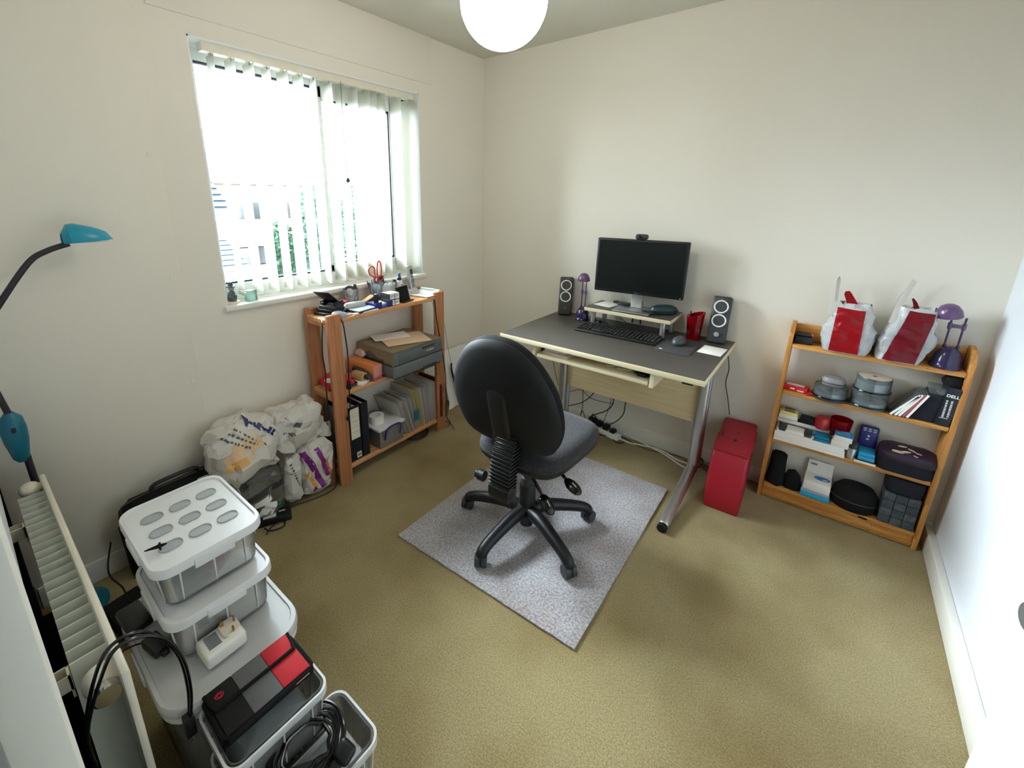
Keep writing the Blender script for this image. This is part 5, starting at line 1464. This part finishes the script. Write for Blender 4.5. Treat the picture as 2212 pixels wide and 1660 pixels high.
# ---- third shelf
Z = .335
def slab(name, label, cat, a, b, z, h, m, rz=0, group=None, bev=.001):
    cx, cy = (a[0] + b[0]) / 2, (a[1] + b[1]) / 2
    t = single(name, G().box((-(b[0] - a[0]) / 2, -(b[1] - a[1]) / 2, 0), ((b[0] - a[0]) / 2, (b[1] - a[1]) / 2, h), bev, X=TR(cx, cy, z, 0, 0, rz)), m, label, cat, group)
    return t
slab('white_box', 'lowest long flat white box on third shelf', 'box', (1.957, -.14), (2.228, -.03), Z, .014, 'white')
slab('white_box', 'second long flat white box with dark seam above lowest', 'box', (1.958, -.139), (2.226, -.03), Z + .0145, .015, 'white')
slab('white_box', 'top long white box of the flat white stack', 'box', (1.957, -.136), (2.222, -.03), Z + .030, .016, 'white')
q = Z + .0465
mp3 = thing('boxed_gadget', 'black and white blister-packed gadget lying on white boxes', 'gadget', (2.035, -.10, q), -1)
part('tray', G().box((-.073, -.034, 0), (.073, .034, .014), .002), 'paper', mp3, local=True)
part('body', G().box((-.066, -.0345, .003), (-.035, .03, .019), .003).box((.035, -.0345, .003), (.066, .03, .019), .003), 'dgrey', mp3, local=True)
part('sleeve', G().box((-.034, -.0348, .002), (.034, .03, .018), .001), 'white', mp3, local=True)
part('clip', G().box((-.075, -.036, 0), (-.07, .034, .02), .001).box((.07, -.036, 0), (.075, .034, .02), .001), 'chrome', mp3, local=True)
slab('blue_booklet', 'turquoise booklet beside the boxed gadget', 'booklet', (2.112, -.135), (2.165, -.05), q, .010, mat('turquoise_card', '#1a7fa8', .5))
slab('blue_booklet', 'second turquoise booklet under striped leaflet', 'booklet', (2.10, -.12), (2.165, -.04), q + .0105, .008, mat('turquoise_card_2', '#2a8fbe', .5))
slab('white_leaflet', 'white printed leaflet pack behind the boxed gadget', 'leaflet', (1.958, -.06), (2.165, -.022), q + .0195, .018, 'paper')
slab('dark_leaflet', 'thin dark card on top of white leaflet pack', 'card', (1.956, -.058), (2.10, -.02), q + .038, .003, 'black')
slab('grey_white_box', 'small pale box under the sticky notes', 'box', (1.958, -.066), (2.035, -.022), q + .0415, .022, 'white')
sn = thing('sticky_notes', 'pale yellow sticky note block in brown wrapper', 'notes', (1.997, -.046, q + .064), 0)
part('block', G().box((-.036, -.022, 0), (.034, .018, .016), .001), mat('pale_yellow_paper', '#efe58f', .7), sn, local=True)
part('wrapper', G().box((-.038, -.020, .0165), (.036, .020, .028), .003), mat('beige_wrapper', '#b6a983', .5), sn, local=True)
part('print', G().box((-.02, -.0207, .02), (.022, -.0199, .026)).box((-.02, -.012, .028), (.02, .008, .0286)), mat('brown_print', '#5d4527', .6), sn, local=True)
single('navy_box', G().box((-.028, -.02, 0), (.028, .02, .03), .002, X=TR(2.072, -.044, q + .0415, 0, 0, -6)), 'navy', 'small dark blue box behind white leaflet pack', 'box')
rdp = single('red_wrapped_tin', G().lathe([(.0, 0), (.03, 0), (.031, .02), (.03, .05), (.024, .056), (0, .057)], 28, TR(2.13, -.052, q + .038), caps=False).crumple(.002, 60, 4), mat('shiny_red_wrap', '#b8323a', .3), 'shiny red wrapped tin on the third shelf', 'tin')
rc2 = thing('red_tumbler', 'empty see-through red tumbler at the back of third shelf', 'pot', (2.195, -.058, q + .02))
part('cup', G().lathe([(.030, 0), (.033, .004), (.041, .088), (.039, .088), (.031, .006), (0, .006)], 32, TR(0, 0, 0), caps=False), 'redclear', rc2, local=True)
wl = thing('small_white_carton', 'lower small white carton on the flat white boxes', 'carton', (2.205, -.112, q), -4)
part('carton', G().box((-.032, -.026, 0), (.03, .026, .03), .001), 'white', wl, local=True)
wu = thing('small_blue_carton', 'upper small carton with bright blue printed lid', 'carton', (2.210, -.11, q + .0305), -2)
part('carton', G().box((-.032, -.026, 0), (.032, .026, .024), .001), 'white', wu, local=True)
part('lid', G().box((-.0325, -.0262, .0242), (.0325, .0265, .032), .001), 'blue2', wu, local=True, label='bright blue lid')
part('print', G().box((-.024, -.018, .032), (.02, -.004, .0323)).box((-.01, .004, .032), (.022, .018, .0323)), mat('pale_blue_print', '#7db6dd', .5), wu, local=True)
sk = thing('silver_cylinder', 'silver-grey cylinder standing beside the small cartons', 'cylinder', (2.252, -.105, Z))
part('body', G().lathe([(.018, 0), (.018, .07), (.016, .074), (0, .074)], 24, caps=False), 'silver', sk, local=True)
part('cap', G().lathe([(.0185, .05), (.0185, .076), (0, .077)], 24, caps=False), 'dgrey', sk, local=True)
slab('white_book', 'white book with dark edge under cyan boxes', 'book', (2.262, -.135), (2.335, -.03), Z, .010, 'paper')
slab('dark_book', 'thin dark book on the white book', 'book', (2.262, -.134), (2.335, -.03), Z + .0105, .005, 'black')
slab('cyan_box', 'lower cyan box of the pair under blue remote', 'box', (2.272, -.132), (2.328, -.06), Z + .016, .016, 'cyan')
slab('cyan_box', 'upper cyan box of the pair under blue remote', 'box', (2.272, -.125), (2.327, -.055), Z + .0325, .016, 'cyan')
rm = thing('blue_remote', 'dark blue patterned case leaning behind the cyan boxes', 'case', (2.298, -.047, Z + .03), 0)
part('body', G().box((-.033, -.008, 0), (.033, .01, .108), .012, 3, X=TR(0, 0, .006, -10)), mat('royal_blue_case', '#1c2270', .4), rm, local=True)
dd = G()
for k in range(3):
    for j in range(2): dd.box((-.022 + k * .017, -.0092, .084 + j * .009), (-.011 + k * .017, -.0078, .088 + j * .009), X=TR(0, 0, .006, -10))
dd.box((-.004, -.0092, .058), (.004, -.0078, .066), X=TR(0, 0, .006, -10)).box((-.007, -.0092, .044), (.003, -.0078, .051), X=TR(0, 0, .006, -10))
part('pattern', dd, 'lgrey', rm, local=True, kind='stuff')
pu = thing('printed_bag', 'purple and black printed sponge bag with zip on third shelf', 'bag', (2.425, -.085, Z), 0)
ol = rrect(.185, .108, .035, 6)
part('body', G().dome(ol, [(.94, 0), (1, .01), (1.0, .05), (.95, .066)]), 'navy', pu, local=True)
part('lid', G().dome(ol, [(1.0, .0665), (1.01, .078), (.97, .092), (.8, .102), (.4, .106)], TR(0, 0, 0, 14, 0, 0) @ TR(0, .01, .0)), mat('purple_print_cloth', '#2c1636', .5, nz=(14, '#160d18', .2)), pu, local=True)
pt = G()
for (x, y, w, h, a) in ((-.01, -.02, .035, .012, 20), (.01, .0, .03, .008, -30), (-.02, .012, .03, .01, 10), (.03, -.012, .02, .006, -10), (-.035, -.03, .04, .016, 0), (.02, -.034, .016, .005, -25)):
    pt.dome(circ(w / 2, 14, ry=h / 2), [(1, 0), (1, .0015)], TR(0, 0, 0, 14, 0, 0) @ TR(x, y + .01, .1055, 0, 0, a))
part('print', pt, mat('cream_and_brown_print', '#c9b79a', .6), pu, local=True, kind='stuff')
part('zip', G().tube([(x * 1.01, y * 1.01, .067) for x, y in rrect(.185, .108, .035, 3)], .0025, 6, 1, True), 'black', pu, local=True)
part('tab', G().box((-.088, -.03, .03), (-.078, -.01, .08), .003), mat('orange_wood_tab', '#c77a2c', .5), pu, local=True, label='orange tab')
single('navy_folder', G().dome(rrect(.16, .09, .03, 5, 2.44, -.078), [(1, .245), (1, .30), (.9, .312)]), 'navy', 'navy soft case under the third shelf above grey pack', 'case') if 0 else None

# ---- bottom shelf
Z = .083
bk1 = thing('black_glove', 'tall black knitted wrap standing at left of bottom shelf', 'wrap', (1.997, -.085, Z))
part('body', G().dome(rrect(.07, .075, .03, 5), [(1.12, 0), (1.15, .02), (.98, .07), (.92, .13), (.95, .158), (.6, .164)]).crumple(.005, 25, 3), 'blackfab', bk1, local=True)
bk2 = single('black_strap_bundle', G().dome(rrect(.075, .07, .03, 5, 2.065, -.088), [(1.0, Z), (1.05, Z + .02), (.85, Z + .06), (.55, Z + .085), (.2, Z + .092)]).crumple(.006, 28, 6), 'blackfab', 'low black strap bundle beside the tall black wrap', 'bundle')
single('cyan_pack', G().box((2.103, -.135, Z), (2.215, -.03, Z + .026), .004), 'cyan', 'cyan pack at bottom of the small stack on bottom shelf', 'pack')
slab('grey_blue_card', 'thin grey-blue box between cyan pack and white box', 'box', (2.105, -.134), (2.213, -.03), Z + .0265, .014, mat('grey_blue_card', '#9fb2c0', .6))
mb = thing('white_oval_box', 'white box with blue oval mark on bottom shelf stack', 'box', (2.162, -.085, Z + .041), -2)
part('carton', G().box((-.052, -.048, 0), (.05, .05, .045), .001), 'white', mb, local=True)
part('flap', G().box((-.05, -.0, 0), (.048, .002, .065), X=TR(0, .048, .042, -12)), 'white', mb, local=True)
part('oval', G().dome(circ(.032, 22, ry=.02), [(1, 0), (1, .0006)], TR(.014, .008, .0452)), 'blue2', mb, local=True, label='blue oval print')
part('swoosh', G().dome(circ(.012, 14, ry=.006), [(1, 0), (1, .0005)], TR(.026, .002, .0459, 0, 0, 20)), 'lgrey', mb, local=True)
part('print', G().box((-.04, .0455, .09), (-.015, .0475, .097)), 'grey', mb, local=True)
bh = thing('black_round_case', 'black rounded zip case on the bottom shelf', 'case', (2.300, -.085, Z), -6)
part('body', G().dome(circ(.082, 28, ry=.058), [(.88, 0), (1, .014), (1.02, .05), (.95, .09), (.7, .115), (.3, .122)]), 'blackfab', bh, local=True)
part('zip', G().tube([(.0838 * cos(2 * pi * i / 24), .0595 * sin(2 * pi * i / 24), .05) for i in range(24)], .0025, 6, 2, True), 'dgrey', bh, local=True)
part('zip_pull', G().box((.03, -.072, .0), (.06, -.062, .004), .001), 'black', bh, local=True)
gs = M['greyweave'] = mat('grey_weave', '#5d646a', .8, nz=(60, '#3a4046', .2), bump=(200, .3))
gp = thing('grey_tile_pack', 'grey woven carpet tile pack standing at right of bottom shelf', 'pack', (2.445, -.085, Z))
for r_ in range(4):
    for c_ in range(3):
        part('tile', G().box((-.058 + c_ * .039, -.046, .001 + r_ * .038), (-.0205 + c_ * .039, .05, .0375 + r_ * .038), .002), gs if (r_ + c_) % 2 else mat('grey_weave_dark', '#4b545c', .8, nz=(60, '#333a40', .2), bump=(200, .3)), gp, local=True)
single('navy_soft_case', G().dome(rrect(.125, .098, .03, 5, 2.445, -.083), [(.8, Z + .1545), (1, Z + .162), (1.02, Z + .20), (.98, Z + .224)]), 'navy', 'navy soft case lying on the grey woven pack', 'case')

# ================================================================ clear storage boxes in front of the radiator
M['oval'] = film('oval_recess_plastic', '#c3c9cd', .85, .25, .15)
def tub(name, label, x0, x1, y0, y1, z0, z1, r, taper=.82, ribs=True, rim=.012, lid=None, group='clear storage boxes by the radiator'):
    """open thin-walled tub with rounded corners, rolled rim and ribs"""
    cx, cy = (x0 + x1) / 2, (y0 + y1) / 2
    w, d, h = x1 - x0, y1 - y0, z1 - z0
    t = thing(name, label, 'storage box', (cx, cy, z0), 0, group)
    top = h - (.016 if lid else 0)
    ol = rrect(w - .02, d - .02, r, 5)
    n = len(ol)
    vs, fs = [], []
    lv = [(taper, 0), (taper + .015, .004), (1, top)]
    inner = [(.985, top), (taper, .006)]
    for s, z in lv + inner:
        vs += [(p[0] * s, p[1] * s, z) for p in ol]
    fs = [(j * n + i, j * n + (i + 1) % n, (j + 1) * n + (i + 1) % n, (j + 1) * n + i) for j in range(4) for i in range(n)]
    fs += [tuple(range(n))[::-1], tuple(range(4 * n, 5 * n))]
    part('tub', G().add(vs, fs), 'tub', t, local=True)
    rr = G()
    ro = rrect(w, d, r + .008, 6)
    k = len(ro)
    rv = []
    for s, z in ((.955, top), (1, top), (1.002, top - rim), (.985, top - rim - .002), (.985, top - .003), (.955, top - .002)):
        rv += [(p[0] * s, p[1] * s, z) for p in ro]
    rf = [(j * k + i, j * k + (i + 1) % k, ((j + 1) % 6) * k + (i + 1) % k, ((j + 1) % 6) * k + i) for j in range(6) for i in range(k)]
    part('rim', rr.add(rv, rf), 'lid', t, local=True)
    if ribs:
        q = G()
        for f in (-.36, -.12, .12, .36):
            for s in (-1, 1):
                q.tube([(f * w, s * (d - .02) / 2 * taper, .005), (f * w, s * (d - .018) / 2, top - rim)], .0022, 6, 1)
        for f in (-.3, 0, .3):
            for s in (-1, 1):
                q.tube([(s * (w - .02) / 2 * taper, f * d, .005), (s * (w - .018) / 2, f * d, top - rim)], .0022, 6, 1)
        part('rib', q, 'lid', t, local=True, kind='stuff')
    if lid:
        g = G()
        lo = rrect(w + .008, d + .008, r + .012, 6)
        g.dome(lo, [(.975, top - .012), (1, top - .010), (1, top + .008), (.985, top + .014), (.93, top + .014), (.92, top + .009), (.3, top + .009), (.01, top + .009)])
        lp = part('lid', g, 'lid2' if ribs is False and w > .3 else 'lid', t, local=True)
        if lid == 'ovals':
            for i in range(3):
                for j in range(3):
                    o_ = rrect(.049, .034, .0165, 6)
                    ov = G(); m_ = len(o_); vv = []
                    for s, z in ((1.06, .0095), (1.03, .0125), (.97, .0125), (.92, .0098), (.5, .0096), (.05, .0096)):
                        vv += [(p[0] * (1 + (s - 1) * .8) if s > .9 else p[0] * s, p[1] * s, top + z) for p in o_]
                    ff = [(a * m_ + b, a * m_ + (b + 1) % m_, (a + 1) * m_ + (b + 1) % m_, (a + 1) * m_ + b) for a in range(5) for b in range(m_)]
                    ff.append(tuple(range(5 * m_, 6 * m_)))
                    ov.add(vv, ff, TR((i - 1) * .073, (j - 1) * .065, 0, 0, 0, 90))
                    part('oval', ov, 'oval', lp, local=True)
        part('latch', G().box((-.05, -d / 2 - .008, top - .02), (.05, -d / 2 - .001, top + .004), .002), 'lid', t, local=True)
        part('latch', G().box((w / 2 + .001, -.045, top - .02), (w / 2 + .008, .045, top + .004), .002), 'lid', t, local=True)
    return t
tub('large_storage_box', 'big low clear storage box under the taller box stack', .700, 1.112, -2.432, -2.122, .002, .385, .06, .86, False, .03, 'plain')
tub('storage_box', 'lower lidded clear box of the two-box stack', .735, 1.005, -2.382, -2.138, .385, .512, .03, .94, True, .012, 'plain')
tub('storage_box', 'upper lidded clear box with nine oval bumps in lid', .663, .972, -2.380, -2.136, .5125, .638, .03, .93, True, .012, 'ovals')
tub('open_tray_box', 'upper small clear box under the red and grey pouch', 1.105, 1.285, -2.385, -2.160, .22, .355, .02, .9, True, .02, None)
tub('open_tray_box', 'lower small clear box holding up the pouch box', 1.108, 1.283, -2.382, -2.155, .002, .2185, .02, .9, True, .02, None)
tub('open_tray_box', 'front clear box holding the coiled black lead', 1.225, 1.397, -2.345, -2.105, .105, .235, .025, .9, True, .022, None)
tub('open_tray_box', 'bottom clear box with white lid under the coil box', 1.235, 1.425, -2.36, -2.125, .002, .104, .025, .92, False, .016, 'plain')

# contents, each a thing of its own
def coil(name, label, c, r, turns, thick, seed, m='cable', sq=1.0, rz=0, wob=.12, hgt=.02):
    rr = random.Random(seed); pts = []
    for k in range(turns * 9):
        a = 2 * pi * k / 9
        q = r * (1 + wob * (rr.random() - .5) * 2)
        pts.append(TR(c[0], c[1], c[2], 0, 0, rz) @ Vector((q * cos(a), q * sq * sin(a), hgt * k / (turns * 9) + .006 * rr.random())))
    return single(name, G().tube(pts, thick, 6, 4), m, label, 'cable')
coil('coiled_lead', 'black coiled leads inside the upper lidded box', (.82, -2.26, .535), .098, 5, .005, 2, 'cable', .8, 0, .12, .05)
single('polythene_pack', G().dome(rrect(.17, .13, .05, 5, .815, -2.27), [(.8, .522), (1, .535), (.95, .575), (.7, .60), (.3, .605)]).crumple(.012, 26, 3), 'bagc', 'crumpled grey polythene pack inside the upper lidded box', 'pack')
single('dark_adapter', G().box((.88, -2.34, .522), (.925, -2.22, .575), .008), 'dgrey', 'dark adapter at the right end inside upper box', 'adapter')
single('white_socket_block', G().box((.875, -2.21, .55), (.925, -2.165, .60), .004), 'white', 'white socket block inside the upper lidded box', 'socket')
hp_ = thing('headset', 'dark headset lying inside the lower lidded box', 'headset', (.88, -2.27, .395))
part('ear_pad', G().cyl((.945, -2.335, .44), .034, .022, 26, 1), 'dgrey', hp_)
part('ear_pad', G().cyl((.955, -2.24, .44), .03, .02, 26, 0), 'dgrey', hp_)
part('band', G().tube([(.945, -2.32, .45), (.90, -2.28, .48), (.87, -2.24, .485), (.92, -2.20, .47), (.965, -2.235, .455)], .006, 8), 'dgrey', hp_)
single('dark_bundle', G().dome(rrect(.12, .14, .04, 5, .825, -2.27), [(.9, .393), (1, .42), (.9, .46), (.5, .475)]).crumple(.008, 25, 8), 'dgrey', 'dark bundle at the left inside the lower lidded box', 'bundle')
# big box contents
single('paper_stack', G().box((.86, -2.38, .012), (1.06, -2.17, .325), .004), mat('cream_papers', '#d9cfc2', .8), 'cream paper stack inside the big clear box', 'papers')
single('grey_contents', G().dome(rrect(.10, .2, .03, 5, .79, -2.28), [(1, .012), (1, .25), (.9, .32), (.5, .335)]).crumple(.006, 22, 4), 'lgrey', 'pale grey bundle at left inside the big clear box', 'bundle')
single('red_leaflet', G().box((.99, -2.38, .326), (1.05, -2.30, .330), .001), mat('faded_red_leaflet', '#c86a64', .6), 'faded red leaflet inside the big clear box', 'leaflet')

# on the big box lid
ch = thing('mains_charger', 'white plug-in charger with brass pins on big box lid', 'charger', (1.030, -2.292, .3855), 0)
part('body', G().box((-.036, -.046, 0), (.034, .046, .038), .008, 3, X=TR(0, 0, 0, 0, 0, 2)), 'white', ch, local=True)
part('plug_plate', G().dome(rrect(.05, .042, .014, 5, -.006, .022), [(1, .037), (1, .044), (.94, .046)]), 'cream', ch, local=True)
part('label', G().box((-.024, -.032, .038), (.018, -.004, .0386)), 'grey', ch, local=True)
brass = mat('brass', '#b5905a', .3, metal=.9)
part('pin', G().box((-.020, .006, .045), (-.016, .014, .06), .0005), brass, ch, local=True)
part('pin', G().box((.012, .022, .045), (.018, .026, .06), .0005), brass, ch, local=True)
part('pin', G().box((-.014, .034, .045), (-.008, .038, .061), .0005), brass, ch, local=True)
ad = thing('black_plug_adapter', 'small black plug adapter on left of big box lid', 'adapter', (.905, -2.395, .3855), 12)
part('body', G().box((-.032, -.018, 0), (.03, .018, .024), .004).box((.026, -.008, .004), (.045, .008, .016), .003), 'black', ad, local=True)
chord([(.88, -2.405, .395), (.86, -2.43, .392), (.84, -2.455, .37), (.84, -2.462, .30)], .002, 'lead', 'thin black lead from the plug adapter towards radiator')
single('black_slab_charger', G().box((-.05, -.028, 0), (.05, .028, .02), .008, X=TR(.775, -2.408, .3855, 0, 0, 4)), 'black', 'black flat adapter under the left side of lower lidded box', 'adapter')

# black star-shaped stain-like cable tie on the top lid
tg = thing('black_tie', 'small black twist tie lying on the oval-bump lid', 'tie', (.885, -2.345, .640))
part('band', G().tube([(.875, -2.372, .6405), (.882, -2.36, .643), (.888, -2.345, .644), (.89, -2.33, .643)], [.0012, .003, .005, .0015], 8, 4).tube([(.874, -2.340, .643), (.888, -2.345, .645), (.902, -2.346, .642)], [.0015, .004, .0015], 8, 4), 'blackfab', tg)

# pouch
po_ = thing('zip_pouch', 'black, grey and red neoprene pouch on the small clear box', 'pouch', (1.172, -2.270, .3565), 0)
w, d = .128, .202
def pch(y0, y1, z0, z1, x0, x1, r=.012):
    return G().box((x0, y0, z0), (x1, y1, z1), r, 3)
part('body', G().box((-w / 2, -d / 2, 0), (w / 2, d / 2, .022), .009, 3), 'blackfab', po_, local=True)
redn = mat('bright_red_neoprene', '#c4081f', .75, bump=(400, .12), sheen=.2)
gryn = mat('grey_neoprene', '#646566', .8, bump=(400, .12))
blkn = mat('black_neoprene', '#0c0b0b', .85, bump=(400, .12))
for y0, y1, mm, nm in ((-d / 2 + .008, -.038, blkn, 'black_panel'), (-.0375, .028, gryn, 'grey_panel'), (.0285, d / 2 - .008, redn, 'red_panel')):
    part(nm, G().box((-.010, y0, .0195), (w / 2 - .008, y1, .0245), .002), mm, po_, local=True)
    part(nm.replace('panel', 'flap'), G().box((-w / 2 + .002, y0, .0225), (-.012, y1, .0285), .002), mm, po_, local=True)
part('flap_binding', G().tube([(-w / 2 + .004, -d / 2 + .006, .027), (-.016, -d / 2 + .012, .027), (-.0095, -d / 2 + .03, .0275), (-.0095, d / 2 - .03, .0275), (-.016, d / 2 - .012, .027), (-w / 2 + .004, d / 2 - .004, .026)], .0042, 8, 4), 'blackfab', po_, local=True)
part('edge_binding', G().tube([(x, y, .0175) for x, y in rrect(w - .004, d - .004, .02, 4)], .0055, 8, 2, True), 'blackfab', po_, local=True)
part('logo', G().ring(.0085, .0011, 24, 6, TR(-.036, -.072, .0292) @ Matrix.Diagonal((.8, 1, 1, 1))).ring(.0045, .0011, 18, 6, TR(-.036, -.072, .0292)), redn, po_, local=True, label='red ring emblem')
part('tag', G().box((w / 2 - .006, .052, .017), (w / 2 + .004, .085, .0195), .001), mat('pinkish_tag', '#b99a90', .7), po_, local=True)
single('blue_grey_contents', G().dome(rrect(.12, .17, .03, 5, 1.195, -2.272), [(1, .235), (1, .27), (.8, .30), (.3, .31)]).crumple(.006, 26, 12), mat('pale_grey_bits', '#a9b2b6', .6), 'blue-grey bundle inside the pouch box', 'bundle')
single('dark_contents', G().dome(rrect(.13, .18, .03, 5, 1.18, -2.268), [(1, .02), (1, .15), (.8, .17), (.3, .175)]).crumple(.006, 26, 13), 'dgrey', 'dark bundle inside the lower small clear box', 'bundle')

# coil box: brick, coil, plug
pb_ = thing('laptop_power_brick', 'dark blue-grey laptop power brick under the coiled lead', 'adapter', (1.325, -2.265, .205), 0)
part('brick', G().box((-.028, -.06, .0), (.028, .06, .03), .006, X=TR(0, 0, 0, 0, 0, -32)), mat('slate_brick', '#3f4852', .45), pb_, local=True)
part('socket', G().box((-.012, .058, .006), (.012, .075, .024), .003, X=TR(0, 0, 0, 0, 0, -32)), 'black', pb_, local=True)
part('sticker', G().box((.012, .042, .03), (.02, .05, .0304), X=TR(0, 0, 0, 0, 0, -32)), 'paper', pb_, local=True)
cl_ = thing('coiled_mains_lead', 'thick glossy black coiled mains lead over clear box edge', 'cable', (1.285, -2.24, .24), 0)
gcab = mat('gloss_black_cable', '#131416', .2)
rr = random.Random(9)
for k in range(6):
    r0 = .092 - k * .008
    q = []
    for i in range(14):
        a = 2 * pi * i / 14
        q.append((1.292 + (r0 * .72) * cos(a) + .006 * rr.uniform(-1, 1) + .004 * k, -2.243 + r0 * sin(a) + .004 * rr.uniform(-1, 1), .262 + .012 * cos(a + 2.6) + .004 * k + .004 * rr.random()))
    part('loop', G().tube(q, .0042 if k % 2 else .0034, 8, 5, True), gcab, cl_)
part('loop', G().tube([(1.238, -2.285, .262), (1.235, -2.23, .275), (1.255, -2.175, .285), (1.30, -2.158, .29), (1.345, -2.17, .285), (1.362, -2.185, .27)], .0036, 8), gcab, cl_)
part('tie', G().ring(.014, .004, 16, 8, TR(1.229, -2.262, .266, 80, 0, 20)), 'blackfab', cl_)
part('plug', G().box((-.021, -.02, -.018), (.021, .02, .018), .01, 3, X=TR(1.372, -2.190, .262, 20, 25, 15)).box((-.012, -.036, -.008), (.012, -.018, .008), .004, X=TR(1.372, -2.190, .262, 20, 25, 15)), 'black', cl_)
single('clear_bag_in_box', G().dome(rrect(.13, .14, .03, 5, 1.312, -2.20), [(.95, .115), (1, .15), (.9, .19), (.4, .20)]).crumple(.01, 30, 15), 'bagc', 'clear polythene bag in the coil box', 'bag')
single('grey_oddments', G().dome(rrect(.10, .12, .03, 5, 1.312, -2.20), [(.95, .113), (1, .14), (.8, .165), (.4, .17)]).crumple(.008, 34, 16), mat('grey_green_bits', '#6f8078', .6), 'grey-green oddments at bottom of the coil box', 'oddments')

# leads over the radiator
rl = thing('looped_usb_lead', 'pair of black leads looped over the radiator with small plug', 'cable', (1.08, -2.46, .40))
for dx, dy in ((0, 0), (.012, .006)):
    part('wire', G().tube([(1.10 + dx, -2.545, .40), (1.12 + dx, -2.542, .52), (1.125 + dx, -2.512 + dy, .622), (1.125 + dx, -2.483 + dy, .662), (1.125 + dx, -2.443 + dy, .657 - dy), (1.125 + dx, -2.412 + dy, .61),
                           (1.125 + dx, -2.392 + dy * .6, .54), (1.126 + dx, -2.390 + dy * .3, .455), (1.126 + dx * .6, -2.398, .383)], .0034, 8), gcab, rl)
part('plug', G().box((1.118, -2.411, .335), (1.138, -2.391, .388), .003), 'black', rl)
part('plug_tip', G().box((1.122, -2.407, .322), (1.134, -2.395, .335), .001), 'chrome', rl)
chord([(1.10, -2.545, .40), (1.08, -2.55, .25), (1.06, -2.56, .10), (1.02, -2.56, .01)], .0034, 'lead', 'black lead hanging behind the radiator')
